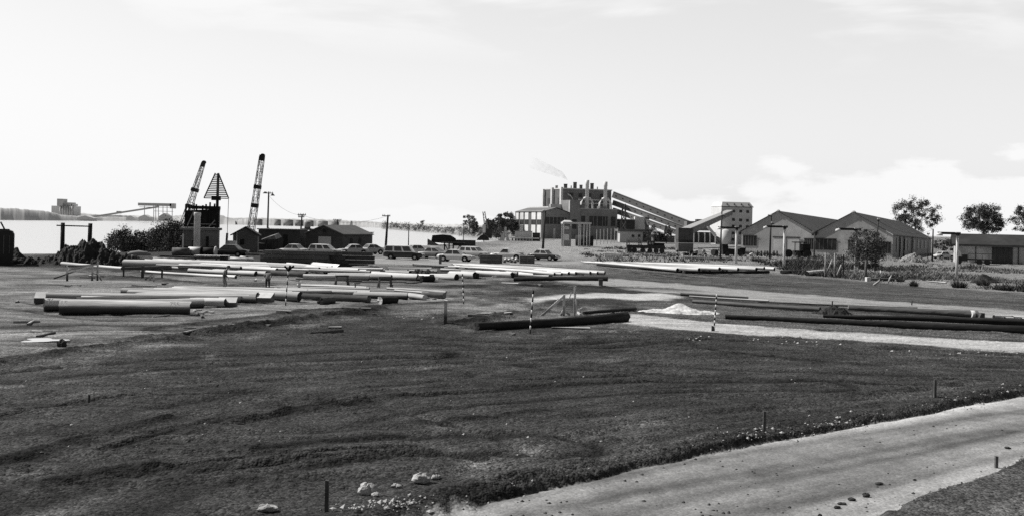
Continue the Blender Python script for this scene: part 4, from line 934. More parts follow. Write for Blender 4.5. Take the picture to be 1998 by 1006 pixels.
log('pale bark-wrapped log behind the cluster of black butts', (686, 523), (738, 520), 8, 6, 'W', 'G', group=C_)
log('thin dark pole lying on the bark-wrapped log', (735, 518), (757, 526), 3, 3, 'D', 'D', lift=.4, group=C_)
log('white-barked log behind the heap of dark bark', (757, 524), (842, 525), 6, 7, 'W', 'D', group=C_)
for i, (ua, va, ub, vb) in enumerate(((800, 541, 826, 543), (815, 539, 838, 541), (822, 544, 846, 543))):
    log('black butted log in the cluster between the white piles', (ua, va), (ub, vb), 11, 12, 'B', 'D', group='black butted logs among the white piles')
for i, (ua, va, ub, vb, da, db, m) in enumerate(((300, 515, 600, 526, 9, 11, 'P'), (350, 519, 540, 527, 9, 10, 'P'), (420, 514, 610, 521, 8, 11, 'P'), (320, 510, 520, 515, 6, 8, 'P'), (640, 536, 790, 539, 8, 9, 'P'), (700, 527, 800, 532, 6, 8, 'W'), (860, 526, 960, 529, 6, 8, 'P'), (900, 530, 1010, 533, 7, 9, 'P'))):
    log('white peeled pile lying among its neighbours in the long row', (ua, va), (ub, vb), da, db, m, 'D', group=C_, lift=.05 + .1 * (i % 2))
for i in range(16):
    t = i / 15; ua = 250 + 420 * t * random.uniform(.8, 1.1); ub = ua + random.uniform(110, 210)
    log('slender pole lying across the long row of white piles', (ua, 511 + 12 * t + random.uniform(-2, 4)), (ub, 517 + 13 * t + random.uniform(-2, 4)), random.uniform(3, 4.5), random.uniform(4.5, 7), random.choice('PPWWD'), 'D', group='slender poles across the long row', lift=random.uniform(.15, .5))
for i in range(9):
    ua = random.uniform(240, 560); ub = ua + random.uniform(130, 200); v0_ = 566 + (ua - 240) * .012
    log('slender grey pole lying along the back of the yard stacks', (ua, v0_ - random.uniform(0, 7)), (ub, v0_ + 5 - random.uniform(0, 6)), random.uniform(3, 5), random.uniform(5, 8), random.choice('WWGP'), 'D', group='slender poles behind the front stack', lift=random.uniform(0, .2))
D_ = 'thin white poles fanned over the bearers'
log('long thin pole with one end lifted above the fan of white poles', (806, 516), (915, 522), 5, 6, 'W', 'D', lift=.45, lift2=.1, group=D_)
for i in range(17):
    t = i / 16
    ua, va = 862 + 75 * random.random(), 514 + 5.5 * (1 - t) + random.uniform(-1, 1) * .4
    ub, vb = 1178 - 96 * (1 - t) * random.uniform(.5, 1), 533 - 3.5 * (t) + random.uniform(-.3, .3)
    log('thin white pole in the fan lying over the dark bearer timber', (ua, 514.5 + 7 * i / 16), (1180 - 14 * ((i * 5) % 8), 531 + i * .12 + ((i * 5) % 8) * .25), 2.6, 6.2, 'P' if i % 4 else 'W', 'D', lift=.32 + .10 * (i % 3), group=D_)
log('white pole with a dark butt, nearest of the four poking past the bearer', (1040, 532), (1094, 532.5), 7, 8, 'P', 'D', lift=.35, group=D_)
log('dark bearer timber under the fan of white poles, raised on a stub', (1003, 544), (1186, 543), 8, 9, 'B', 'D', lift=.02, lift2=.3, group=D_, name='bearer')
p_ = G(1172, 556); one('bearer_stub', MB().box(-.16, .16, -.16, .16, -.2, .52), wood['D'], 'short dark stub post under the end of the bearer timber', 'post', None, p_)
E_ = 'white poles stacked by the grass verge'
for i in range(20):
    t = i / 19
    ub = [1316, 1322, 1329, 1340, 1352, 1364, 1376, 1385, 1395, 1404, 1410, 1418, 1428, 1440, 1447, 1456, 1466, 1476, 1491, 1511][i]
    log('tapered white pole in the stack with dark butts on the grass verge', (1134 + 120 * t * random.uniform(.75, 1.1), 510.5 + 1.5 * t + random.uniform(-.5, .5)), (ub, 525.5 - 1.6 * t + (i % 2) * .5 - 1.2 * (i % 3 == 0)), 2.4, 6.4 + .8 * (i % 2), 'P' if i % 3 else 'W', 'D', lift=(.10 + .17 * ((i * 7) % 4)), group=E_)
log('black bearer log under the white poles on the verge', (1165, 517), (1330, 529), 4, 5, 'B', 'D', group=E_, name='bearer')
log('second black bearer log below the verge pole butts', (1335, 530), (1500, 530), 6, 6, 'B', 'D', group=E_, name='bearer')
F_ = 'dark piles lying along the dirt road'
log('longest black pile, lying nearest the pale middle road', (1415, 617), (2060, 645), 9, 17, 'B', 'D', group=F_)
log('black pile second from the pale middle road, running off the edge', (1606, 617.5), (2060, 632), 7, 15, 'B', 'D', group=F_)
log('grey-topped pile half buried by the dark earth mound', (1352, 587), (1600, 603), 7, 10, 'D', 'D', group=F_)
log('pile with a white collar at its far butt', (1655, 600.5), (1908, 612), 10, 13, 'D', 'L', group=F_, name='log')
o = log('slim dark pile running back from the lime heap', (1328, 573), (1460, 580), 6, 4, 'D', 'D', group=F_)
log('thin pale pole lying between the dark piles and the upper road', (1345, 577), (1500, 586), 3, 4, 'W', 'D', group=F_)
log('thin dark pole beside the upper dirt road behind the earth mound', (1480, 588), (1790, 601), 3, 4, 'D', 'D', group=F_)
log('slim dark pole resting on the upper road edge above the collared pile', (1668, 596), (1790, 600.5), 3, 4, 'D', 'D', group=F_)
for i, (u, v) in enumerate(((1939, 618), (1961, 620.5), (1976, 619.5), (1993, 622))):
    log('white pole with a dark round butt beyond the black piles', (u, v), (u + 110, v + 1), 8.5 - (i % 2) * 2, 6, 'P', 'D', group='white poles beyond the black piles')
b_ = G(1902, 618.5); s = b_.y / F
one('pile_collar', MB().tube([(-6.5 * s, 0, 6.3 * s), (6.5 * s, .05, 6.3 * s)], 7.2 * s, 14), M('white_collar', .7, .1, 3), 'white painted collar on the butt of a dark pile', 'collar', None, b_ + Vector((0, .1, 0)))
one('timber_block', MB().box(-3.6 * s, 3.6 * s, -.2, .2, -.1, 8.5 * s), wood['D'], 'small dark timber block standing past the white pile collar', 'block', None, G(1915, 618))
log('black pile lying across the frame of leaning props', (930, 636), (1222, 617), 15, 19, 'B', 'D', group=F_)
log('thinner black pile pointing at the lime heap', (1138, 610), (1240, 602), 6, 7, 'B', 'D', group=F_)
log('pale log end propped under the black pile by the leaning props', (1128, 609), (1133, 614), 6, 6, 'W', 'L', lift=.1, group=F_, name='log_offcut')
# culvert pipes near the verge trees
log('short pale-topped pipe with an open dark mouth on the verge', (1574, 533), (1606, 530), 10, 10, 'W', 'D', group='pipes on the verge', name='pipe')
log('dark pipe half sunk in grass next to the lamp post', (1525, 530), (1580, 528), 7, 6, 'D', 'D', group='pipes on the verge', name='pipe')
log('grey pipe on the verge in front of the white huts', (1180, 496), (1225, 498), 4, 4, 'D', 'D', group='pipes on the verge', name='pipe')
# squared beams stack
beam = M('sawn_beam', .085, .35, 1.2, stretch=(.15, 1, 1), rnd=.35, bump=.3, bscale=4)
b0 = G(510, 520); s = b0.y / F; yaw = R(-4)
BG = 'stacked squared beams before the parked cars'
lev = ['bottom', 'lower middle', 'upper middle', 'top']
for k in range(4):
    for j in range(3):
        L_ = (135, 138, 136, 134)[k] * s + random.uniform(-.5, .4) + (j * 1.1 if j else 0)
        o = one('squared_beam', MB().box(0, L_, 0, .5, 0, .37), [beam], 'dark squared beam in the %s layer of the stack, %s' % (lev[k], ('on the camera side', 'in the centre', 'on the river side')[j]), 'beam', BG,
                b0 + Vector((random.uniform(-.15, .15) + .02 * j + (1.6 if j == 2 else 0), j * .62, .08 + k * .405)), yaw + R(random.uniform(-.4, .4)))
for x in (1.0, 5.0, 8.6):
    one('stack_skid', MB().box(-.15, .15, -.2, 2.2, -.1, .08), [wood['D']], 'dark skid timber under the %s of the beam stack' % {1.0: 'river end', 5.0: 'middle', 8.6: 'car park end'}[x], 'skid', 'skids under the beam stack', b0 + Vector((x, -x * .07, 0)), yaw)
# plank on sawhorses
def at_g(u, v): return G(u, v)
for u, v, lb in ((667, 557, 'dark sawhorse under the middle of the long plank'), (751, 560, 'dark sawhorse standing clear beyond the plank')):
    p = G(u, v); h = .78; r = thing('sawhorse', lb, 'sawhorse', p, R(20), 'sawhorses in the yard'); MB().box(-.5, .5, -.07, .07, h - .14, h).build('top_beam', wood['D'], r)
    for a in (-.38, .38):
        for q in (-1, 1): MB().bar((a, q * .03, h - .08), (a + .1 * (1 if a > 0 else -1), q * .32, -.05), .09).build('leg', wood['D'], r)
p = G(650, 556); q0 = P(578, 543.5, p.y); q1 = P(792, 550, p.y)
one('plank', MB().bar(q0, P(706, 547, p.y), .3, .08), wood['D'], 'long dark plank lying over the sawhorse', 'plank'); one('plank', MB().bar(P(676, 548.5, p.y + 1), q1, .3, .07), wood['D'], 'second plank reaching from sawhorse to the far sawhorse', 'plank')
# bark litter heaps, lime, earth
def heap(name, label, cat, u0, u1, vb, hpx, mat, sy=.6, rough=.35, seed=1, d=None, peak=.5, kind=None, nx=120, ny=80, fr=1.0, power=1.05):
    b = G((u0 + u1) / 2, vb); s = b.y / F; w = (u1 - u0) * s / 2; h = hpx * s; ly = w * sy; mb = MB()
    x, y = np.meshgrid(np.linspace(-1.15, 1.15, nx), np.linspace(-1.15, 1.15, ny)); wx, wy = x * w, y * ly; c = peak * 2 - 1
    q = np.where(x > c, (x - c) / (1 - c), (x - c) / (1 + c))
    rr = np.hypot(q, y) + (fbm(wx * .6 * fr, wy * .6 * fr, seed, 3) - .5) * .55
    z = h * np.maximum(0, 1 - rr) ** power * 1.12 + (fbm(wx * 1.9 * fr, wy * 1.9 * fr, seed + 9, 6) - .5) * rough * h * (rr < .95) + (fbm(wx * 5 * fr, wy * 5 * fr, seed + 19, 3) - .5) * .3 * rough * h * (rr < .9)
    z = np.where(rr >= 1, -.25, z)
    g = np.array([GROUND_Z(b.x + p, b.y + ly + r) - b.z for p, r in zip(wx.ravel(), wy.ravel())])
    vs = list(zip(wx.ravel().tolist(), (ly + wy).ravel().tolist(), (z.ravel() + g).tolist()))
    fs = [(j * nx + i, j * nx + i + 1, (j + 1) * nx + i + 1, (j + 1) * nx + i) for j in range(ny - 1) for i in range(nx - 1)]
    mb.add(vs, fs, 0, True); o = mb.build(name, mat, None, b); tag(o, label, cat, None, kind); return o
lime = M('lime_powder', .62, .45, 1.6, rnd=0, bump=.5, bscale=6); earth = M('dug_earth', .035, .5, 1.2, rnd=.1, bump=1, bscale=4); earth2 = M('dry_spoil', .11, .45, 1.2, rnd=.1, bump=1, bscale=4)
heap('lime_heap', 'bright white lime heap beside the striped pole', 'heap', 1250, 1424, 612, 14, lime, .55, .6, 4, peak=.48, power=1.25)
heap('earth_mound', 'dark ragged earth mound lying over the grey-topped pile', 'heap', 1586, 1674, 614, 16, earth, .45, .8, 6, peak=.5, fr=1.6)
heap('spoil_heap', 'long dark spoil heap on the river bank below the goalpost frame', 'heap', 30, 290, 519, 42, earth, .25, .6, 8, peak=.55, nx=260, ny=110, fr=1.5)
heap('spoil_heap', 'pale cone of spoil in front of the dark bank heap', 'heap', 152, 232, 516, 18, earth2, .5, .3, 9, peak=.5)
heap('spoil_heap', 'low dark spoil beside the rounded machine cab', 'heap', -60, 58, 514, 24, earth, .4, .7, 10, peak=.7)
heap('bark_heap', 'dark heap of bark strips between the white piles', 'heap', 752, 892, 538, 10, earth, .25, 1.2, 11, fr=2.0)
heap('rubble_heap', 'pale rubble heap beside the long shed wall', 'heap', 1756, 1818, 511, 15, M('rubble_pale', .22, .5, 2, bump=1, bscale=5), .6, .4, 12, fr=1.4)
heap('earth_mound', 'dark sloping mound beyond the white lamp post at the edge', 'heap', 1896, 1954, 552, 18, earth, .6, .3, 13)
heap('earth_mound', 'low dark mound where the black pile begins', 'heap', 896, 960, 640, 10, earth, .6, .5, 14, fr=2)
# puddle
pd = G(84, 664); mb = MB(); n = 28; vs = []
for j in range(n):
    t = 2 * math.pi * j / n; rr = 1 + .3 * math.sin(3 * t + 1) + .15 * math.sin(5 * t)
    vs.append((pd.x + .66 * rr * math.cos(t), pd.y + .62 * rr * math.sin(t), 0))
zz = max(GROUND_Z(v[0], v[1]) for v in vs) + .012
mb.add([(v[0], v[1], zz) for v in vs], [tuple(range(n))]); one('puddle', mb, M('puddle_water', .45, .05, 1, rough=.06, spec=1.0, rnd=0), 'bright puddle on the yard beside a dark clod', 'puddle')['kind'] = 'structure'
# rocks
rockm = M('pale_rock', .42, .4, 3, bump=1, bscale=7, rnd=.1, dark=.5, dscale=2); rockd = M('dark_clod', .04, .4, 3, bump=1, bscale=6)
def rock(label, u, vb, wpx, hpx, mat=rockm, name='rock', group=None, seed=0):
    p = snap(G(u, vb)); s = p.y / F; w = wpx * s / 2; h = hpx * s; rg = random.Random(seed); ph = [rg.uniform(0, 6) for _ in range(8)]
    mb = MB(); vs = []; fs = []; n = 14; k = 8
    for i in range(k):
        a = math.pi * i / (k - 1)
        for j in range(n):
            t = 2 * math.pi * j / n; q = 1 + .16 * math.sin(2 * t + ph[0] + a) + .12 * math.sin(3 * t + ph[1] - 2 * a) + .1 * math.sin(5 * t + ph[2] + 3 * a) + rg.uniform(-.06, .06)
            vs.append((w * q * math.sin(a) * math.cos(t), w * .75 * q * math.sin(a) * math.sin(t), h * .42 - h * .58 * math.cos(a) * (q if a > 1 else 1)))
    for i in range(k - 1):
        for j in range(n): fs.append((i * n + j, i * n + (j + 1) % n, (i + 1) * n + (j + 1) % n, (i + 1) * n + j))
    mb.add(vs, fs, 0, False); return one(name, mb, mat, label, 'rock', group, p)
RG = 'pale rocks on the dark ground by the near road'
rock('flat white rock near the lower edge, closest to the wooden stake', 521, 999, 38, 12, seed=1, group=RG)
rock('grey boulder with a pale foot, behind the stake at the road bank', 717, 972, 34, 22, seed=2, group=RG)
rock('small pale slab leaning at the foot of the grey boulder', 735, 977, 20, 8, seed=3, group=RG)
rock('flat white stone between the grey boulder and the big paired rock', 773, 955, 20, 7, seed=4, group=RG)
rock('large pale rock with a dark side, farthest along the bank', 822, 946, 40, 18, seed=5, group=RG)
rock('small white stone lying against the large pale rock', 850, 938, 18, 8, seed=6, group=RG)
rock('dark clod at the edge of the bright puddle', 121, 676, 20, 15, rockd, 'clod', seed=7)
for i, (u, v, w_, h_) in enumerate(((1690, 953, 14, 8), (1662, 960, 14, 6), (1643, 967, 16, 4), (1634, 974, 12, 5), (1715, 930, 18, 4), (1966, 862, 12, 4), (1785, 922, 8, 3), (1600, 990, 10, 6), (1388, 990, 12, 4))):
    rock('dark clod lying on the near dirt road', u, v, w_, h_, rockd, 'clod', 'dark clods on the near road', 20 + i)
# loose stones along the bank of the near road: nobody could count them
mb = MB(); rg = random.Random(5)
edge = [(690, 1003), (800, 990), (900, 966), (1000, 948), (1120, 924), (1230, 900), (1360, 872), (1430, 860), (1470, 850), (1500, 838), (1560, 838), (1620, 824), (1700, 812), (1850, 786), (1998, 760)]
def stone(p, r):
    vs = [(p.x + r * rg.uniform(.7, 1.3) * x, p.y + r * rg.uniform(.7, 1.3) * y, p.z + r * rg.uniform(.6, 1.0) * z) for x, y, z in ((1, 0, .2), (0, 1, .2), (-1, 0, .2), (0, -1, .2), (.2, .1, 1), (0, 0, -.6))]
    mb.add(vs, [(0, 1, 4), (1, 2, 4), (2, 3, 4), (3, 0, 4), (1, 0, 5), (2, 1, 5), (3, 2, 5), (0, 3, 5)], 0 if rg.random() < .6 else 1)
for i in range(430):
    t = rg.random(); u = 690 + 1300 * t
    if rg.random() < .93: u = rg.choice([rg.gauss(720, 45), rg.gauss(1480, 30), rg.gauss(1640, 50), rg.gauss(1880, 70), rg.gauss(780, 30)])
    v = float(np.interp(u, [e[0] for e in edge], [e[1] for e in edge])) + rg.gauss(0, 5) - 2
    p = snap(G(u, v)); stone(p, rg.uniform(.010, .034) if rg.random() < .9 else rg.uniform(.034, .075))
for i in range(330):   # pale strip and scattered stones
    if i < 260: u = rg.uniform(1740, 1998); v = float(np.interp(u, [1690, 1800, 1890, 1940, 1998], [1006, 964, 938, 915, 880])) + rg.gauss(0, 2.5)
    else: u = rg.uniform(0, 1900); v = rg.uniform(690, 900)
    p = snap(G(u, v)); stone(p, rg.uniform(.015, .045))
for i in range(70):
    u = rg.choice([rg.gauss(1550, 40), rg.gauss(1880, 60), rg.gauss(1350, 20), rg.gauss(780, 40)]); v = {0: 0}.get(u, 0) or (rg.gauss(664, 3) if u < 1700 and u > 1200 else rg.gauss(688, 3) if u > 1700 else rg.gauss(618, 3))
    p = snap(G(u, v)); stone(p, rg.uniform(.03, .08))
for i in range(130):
    u = rg.uniform(900, 2000); lo = float(np.interp(u, [e[0] for e in edge], [e[1] for e in edge])) + 8; v = rg.uniform(lo, 1004)
    if u > 1700 and v > float(np.interp(u, [1690, 1800, 1890, 1940, 1998], [1006, 964, 938, 915, 880])): continue
    p = snap(G(u, v)); n0 = len(mb.mi); stone(p, rg.uniform(.012, .04)); mb.mi[n0:] = [2] * 8
tag(mb.build('loose_stones', [M('stone_pale', .42, .3, 5), M('stone_grey', .12, .4, 5), rockd]), 'loose pale stones scattered along the bank of the near road', 'stones', None, 'stuff')
# wood chips by the chalked logs
for i, (u, v) in enumerate(((380, 607), (388, 606), (396, 610), (404, 609), (412, 611), (375, 611), (392, 613))):
    p = snap(G(u, v)); a = random.uniform(0, 3)
    one('wood_chip', MB().box(-.16, .16, -.05, .05, 0, .05 + .05 * random.random()), wood['W'], 'pale wood chip on the ground at the butt of the chalked log', 'wood chip', 'wood chips beside the chalked logs', p + Vector((0, 0, .02)), a)
# stakes, ranging poles
def stake(label, u, vt, vb, wpx, mat=wood['D'], name='stake', group=None, lean=0):
    p = snap(G(u, vb)); s = p.y / F; h = (vb - vt) * s; w = wpx * s / 2
    mb = MB(); mb.hexa([(-w, -w, -.3), (w, -w, -.3), (w, w, -.3), (-w, w, -.3)], [(-w + lean * h, -w, h), (w + lean * h, -w, h * .98), (w + lean * h, w, h), (-w + lean * h, w, h * 1.01)])
    return one(name, mb, mat, label, 'stake', group, p)
SG = 'wooden stakes driven along the ground'
stake('dark wooden stake at the bottom edge beside the loose stones', 637, 944, 1006, 7, group=SG)
stake('wooden stake in the road bank, middle one of three', 1491, 803, 842, 5, group=SG)
stake('wooden stake on the dark ground at the far end of the road bank', 1824, 743, 778, 4.5, group=SG)
stake('wooden stake on the road side opposite the bank, in pale gravel', 1944, 876, 899, 5.5, group=SG)
stake('thick grey stake standing beside the banded log', 869, 586, 632, 6, wood['G'], group=SG)
stake('leaning stake behind the middle heap of logs', 582, 548, 568, 4.5, wood['G'], group=SG, lean=.12)
stake('small faint stake on the dark ground by the churned soil', 174, 768, 786, 3, group=SG)
stake('stubby dark stake against the foot of the striped pole by the lime heap', 1390.5, 636, 646, 4.5, wood['D'], group=SG)
stake('thin stake on the upper dirt road edge', 1779, 586, 594, 2, group=SG); stake('thin stake above the dark earth mound', 1624, 586, 596, 2, group=SG)
stake('small thin stake in the heap behind the plank', 693, 553, 566, 2, group=SG); stake('thick dark post in front of the white saloon car', 859, 497, 514, 5, name='post', group=None)
def ranging(label, u, vt, vb, nb=12, du=0, first=0):
    p = snap(G(u, vb)); s = p.y / F; h = (vb - vt) * s; r = thing('ranging_pole', label, 'pole', p, 0, 'black and white striped ranging poles'); lx = du * s / h
    for i in range(nb):
        z0, z1 = h * i / nb, h * (i + 1) / nb
        MB().tube([(lx * z0, 0, z0 - (.2 if i == 0 else 0)), (lx * z1, 0, z1)], .034, 8).build('stripe', M('paint_black', .015, .2, 4) if (i + first) % 2 == 0 else M('paint_white', .8, .05, 4), r)
    return r
ranging('striped pole standing in front of the black pile and leaning props', 1034, 566, 650.5, 11, 5)
ranging('striped pole between the lime heap and the pale middle road', 1393, 574, 645.5, 14, 4, 0)
ranging('thinnest striped pole, alone on the slope past the middle logs', 905, 535, 594, 11, -4, 0)
rp = ranging('striped pole with a dark forked head, among the log butts', 557, 527, 594, 10, 4, 0)
p = rp.location; s = p.y / F; hh = (594 - 527) * s
mb = MB(); mb.bar((.12, 0, hh), (.22, 0, hh + .32), .1); mb.bar((.14, 0, hh + .05), (-.1, 0, hh + .28), .09); mb.bar((.15, 0, hh + .08), (.42, 0, hh + .3), .1); mb.build('forked_head', M('paint_black', .015), rp)

# short scraps of timber and bark left lying about the yard
rg = random.Random(3)
for i in range(70):
    u = rg.uniform(10, 1180); v = rg.uniform(540, 655) if i < 45 else rg.uniform(512, 560)
    p = snap(G(u, v)); l = rg.uniform(.15, .9); w = rg.uniform(.04, .12); a = rg.uniform(0, 3.14)
    one('timber_scrap', MB().hexa([(-l, -w, -.02), (l, -w * .7, -.02), (l, w, -.02), (-l, w * .8, -.02)], [(-l * .97, -w, rg.uniform(.04, .12)), (l, -w * .6, rg.uniform(.03, .12)), (l * .9, w, .06), (-l, w * .8, .07)]), wood[rg.choice('WDDGG')], 'short scrap of timber lying loose on the yard', 'timber scrap', 'timber scraps on the yard', p, a)
# ------------------------------------------------------------------ river bank works
hutm = M('hut_wall', .21, .25, 1, rnd=.05, dark=.3, dscale=.5); darkw = M('dark_timber', .022, .4, 1.5, rnd=.2); tin = M('hut_tin', .26, .2, 1, rnd=.1); cranem = M('crane_steel', .035, .3, 1, rnd=.1)
def root_box(name, r, mat, x0, x1, y0, y1, z0, z1): return MB().box(x0, x1, y0, y1, z0, z1).build(name, mat, r)
# pile-built hut with a dark timber stage on its roof
p = G(391, 495); s = p.y / F; r = thing('stage_hut', 'pale hut carrying a dark timber stage on its flat roof', 'hut', p, R(14)); h1 = 46 * s; h2 = 91 * s; w = 33 * s
root_box('hut_wall', r, hutm, -w, w, 0, 5, -.5, h1); root_box('plinth', r, darkw, -w - .03, w + .03, -.06, 0, -.5, 14 * s); root_box('roof_slab', r, tin, -w - .4, w + .3, -.5, 5.4, h1, h1 + .3); root_box('doorway', r, darkw, -15 * s, -5 * s, -.08, 0, 0, 30 * s); root_box('doorway', r, darkw, 10 * s, 15 * s, -.08, 0, 12 * s, 34 * s)
root_box('door_hood', r, tin, -17 * s, 0, -.9, 0, 27 * s, 28.5 * s); root_box('corner_post', r, light, -w - .1, -w + .12, -.14, .0, 0, 38 * s)
mb = MB(); mb.hexa([(-w, .6, h1 + .35), (w * 1.0, .6, h1 + .35), (w, 4.6, h1 + .35), (-w, 4.6, h1 + .35)], [(-w * .92, .6, h2 - .5), (w, .6, h2 - .2), (w, 4.6, h2 - .2), (-w * .92, 4.6, h2 - .5)]); mb.build('timber_stage', darkw, r)
root_box('stage_deck', r, darkw, -w * .6, w * 1.02, .3, 5, h2 - .25, h2 + .15)
for x, z0, z1, x1_ in ((-14, 52, 80, -2), (14, 52, 66, 26), (-26, 54, 84, -14)): MB().bar((x * s, .45, z0 * s), (x1_ * s, .45, z1 * s), .14).build('brace', M('brace_wood', .3, .3, 2), r)
root_box('stage_rail', r, tin, -20 * s, 28 * s, .3, .42, 57 * s, 58.5 * s)
p2 = p + Vector((7 * s, -3.2, 0)); hh = 80 * s
one('concrete_column', MB().lathe([(6.3 * s, -.3), (5.8 * s, hh - .5), (6.6 * s, hh - .45), (6.6 * s, hh - .1), (6.2 * s, hh)], 18), M('column_concrete', .7, .2, 1.2), 'tall pale round column standing before the stage hut', 'column', None, p2)
for i in range(9): x = (-30 + 7.5 * i) * s; MB().bar((x, .5 + (i % 3) * 1.5, h2 - 2.5), (x + random.uniform(-1, 1) * 3 * s, .5 + (i % 3) * 1.5, h2 + random.uniform(.1, .7)), .22).build('stage_pile', darkw, r)
# slatted triangular beacon
p = back(G(421, 494), 4); s = p.y / F; r = thing('beacon', 'slatted triangular river beacon on a dark post', 'beacon', p); zt = 154 * s; zb_ = 108 * s
MB().tube([(0, 0, -.3), (.1, 0, zt)], [.26, .17], 10).build('post', darkw, r)
sl = M('beacon_slat', .11, .3, 2)
for i in range(14):
    t = i / 13; z = zt - .2 - (zt - zb_) * t; hw = (3 + 21 * t) * s
    MB().box(-hw, hw, -.42, -.34, z - .07, z + .07).build('slat', sl, r)
for q in (-1, 1): MB().bar((q * 3 * s, -.3, zt), (q * 24 * s, -.3, zb_ - .2), .14).build('edge_bar', sl, r)
root_box('foot_board', r, darkw, -9 * s, 7 * s, -.5, .2, zb_ - .5, zb_)
# cranes
def boom(mb, a, b, w0, w1, n, cw=.085, lw=.05):
    a = Vector(a); b = Vector(b); d = (b - a); dn = d.normalized(); x = Vector((0, 1, 0)); y = x.cross(dn).normalized()
    def c(t, i, j): w = (w0 + (w1 - w0) * t) / 2; return a + d * t + x * w * i + y * w * j
    for i in (-1, 1):
        for j in (-1, 1): mb.bar(c(0, i, j), c(1, i, j), cw)
    for k in range(n):
        t0, t1 = k / n, (k + 1) / n; f = 1 if k % 2 else -1
        for i in (-1, 1):
            mb.bar(c(t0, i, -f), c(t1, i, f), lw); mb.bar(c(t0, i, -1), c(t0, i, 1), lw)
        for j in (-1, 1): mb.bar(c(t0, -f, j), c(t1, f, j), lw)
def crane(label, u, vb, foot, head, w0, w1, d, body=True, light_cab=True):
    p = P(u, vb, d); s = d / F; r = thing('lattice_crane', label, 'crane', p, 0, 'lattice boom cranes on the river bank')
    a = P(foot[0], foot[1], d) - p; b = P(head[0], head[1], d) - p
    mb = MB(); boom(mb, a, b, w0 * s, w1 * s, 12); mb.build('boom', cranem, r)
    mb = MB(); dn = (b - a).normalized(); mb.bar(b - dn * .7, b + dn * .2, w1 * s * 1.05, w1 * s * 1.05); mb.tube([b + Vector((.1, -.25, .1)), b + Vector((.1, .25, .1))], .32, 12); mb.build('boom_head', cranem, r)
    for t in (.36, .6): c = a.lerp(b, t); MB().bar(c - dn * .3, c + dn * .3, (w0 * .7 + w1 * .3) * s * 1.15, (w0 * .7 + w1 * .3) * s * 1.15).build('boom_joint', cranem, r)
    if body:
        root_box('crawler', r, cranem, -24 * s, 22 * s, 0, 1.2, 0, 11 * s); root_box('crawler', r, cranem, -24 * s, 22 * s, 3, 4.2, 0, 11 * s)
        mb = MB(); mb.hexa([(-26 * s, .2, 12 * s), (20 * s, .2, 12 * s), (20 * s, 4, 12 * s), (-26 * s, 4, 12 * s)], [(-24 * s, .3, 27 * s), (14 * s, .3, 24 * s), (14 * s, 3.9, 24 * s), (-24 * s, 3.9, 27 * s)]); mb.build('machine_house', cranem, r)
    for t, q in ((.98, (-10, 26)), (.98, (-14, 30))):
        MB().bar(b, Vector((q[0] * s, .5 + t, q[1] * s)), .05).build('boom_cable', cranem, r)
    return r
crane('leaning lattice crane boom rising behind the stage hut', 352, 494, (355, 450), (397, 318), 13, 6, 178, body=False)
crane('tall upright lattice crane boom behind the gabled hut', 497, 499, (489, 455), (511.5, 305), 12, 8.5, 160)
p = P(443, 470, 172); r = thing('crane_hook', 'hook block and sling hanging between the hut and the beacon', 'hook', p)
MB().bar((0, 0, 0), P(446, 388, 172) - p, .07).build('hoist_rope', cranem, r); MB().bar((-.1, 0, -.6), (0, 0, 1.3), .3).build('hook_block', cranem, r)
for du, dv in ((-9, 26), (-3, 28), (7, 27), (11, 20)): MB().bar((0, 0, -.4), P(443 + du, 470 + dv - 8, 172) - p, .1).build('sling_leg', M('sling_rope', .16, .2, 2), r)
# gabled hut below the upright crane
p = G(478, 494); s = p.y / F; r = thing('gabled_hut', 'pale gabled hut below the upright crane boom', 'hut', back(p, 4), R(12))
mb = MB(); gable(mb, 48 * s, 6, 36 * s, 50 * s, 0); mb.build('hut_wall', hutm, r); root_box('window', r, darkw, -10 * s, -2 * s, -.08, 0, 15 * s, 26 * s); root_box('pipe', r, light, -17 * s, -15.6 * s, -.25, -.1, 0, 42 * s)
mb = MB()
for q in (-1, 1): mb.hexa([(q * 29 * s if q < 0 else 0, -.5, 33 * s if q < 0 else 50 * s), (0 if q < 0 else 29 * s, -.5, 50 * s if q < 0 else 33 * s), (0 if q < 0 else 29 * s, 6.4, 50 * s if q < 0 else 33 * s), (q * 29 * s if q < 0 else 0, 6.4, 33 * s if q < 0 else 50 * s)], [(q * 29 * s if q < 0 else 0, -.5, 35 * s if q < 0 else 52 * s), (0 if q < 0 else 29 * s, -.5, 52 * s if q < 0 else 35 * s), (0 if q < 0 else 29 * s, 6.4, 52 * s if q < 0 else 35 * s), (q * 29 * s if q < 0 else 0, 6.4, 35 * s if q < 0 else 52 * s)])
mb.build('roof', shedr, r)
# long dark low hut and the gabled garage
p = G(537, 490); s = p.y / F; r = thing('long_hut', 'long low dark hut between the crane and the garage', 'hut', back(p, 7), R(-3)); s = (p.y + 7) / F
root_box('hut_wall', r, M('dark_boarding', .075, .3, 1.2), -34 * s, 48 * s, 0, 5, -.3, 39 * s); root_box('flat_roof', r, sroof, -36 * s, 50 * s, -.4, 5.4, 39 * s, 41 * s); root_box('door', r, darkw, 16 * s, 24 * s, -.08, 0, 0, 30 * s)
p = G(632, 491); s = p.y / F; r = thing('garage_shed', 'dark gabled garage with a pale door behind the parked wagon', 'shed', back(p, 3), R(-20))
W_, L_ = 3.3, 9.5
gw = M('garage_boards', .075, .25, 1.2)
mb = MB(); mb.prism([(-W_, -.3), (W_, -.3), (W_, 2.75), (0, 3.95), (-W_, 2.75)], 0, L_); ob = mb.build('garage_wall', gw, r)
mb = MB()
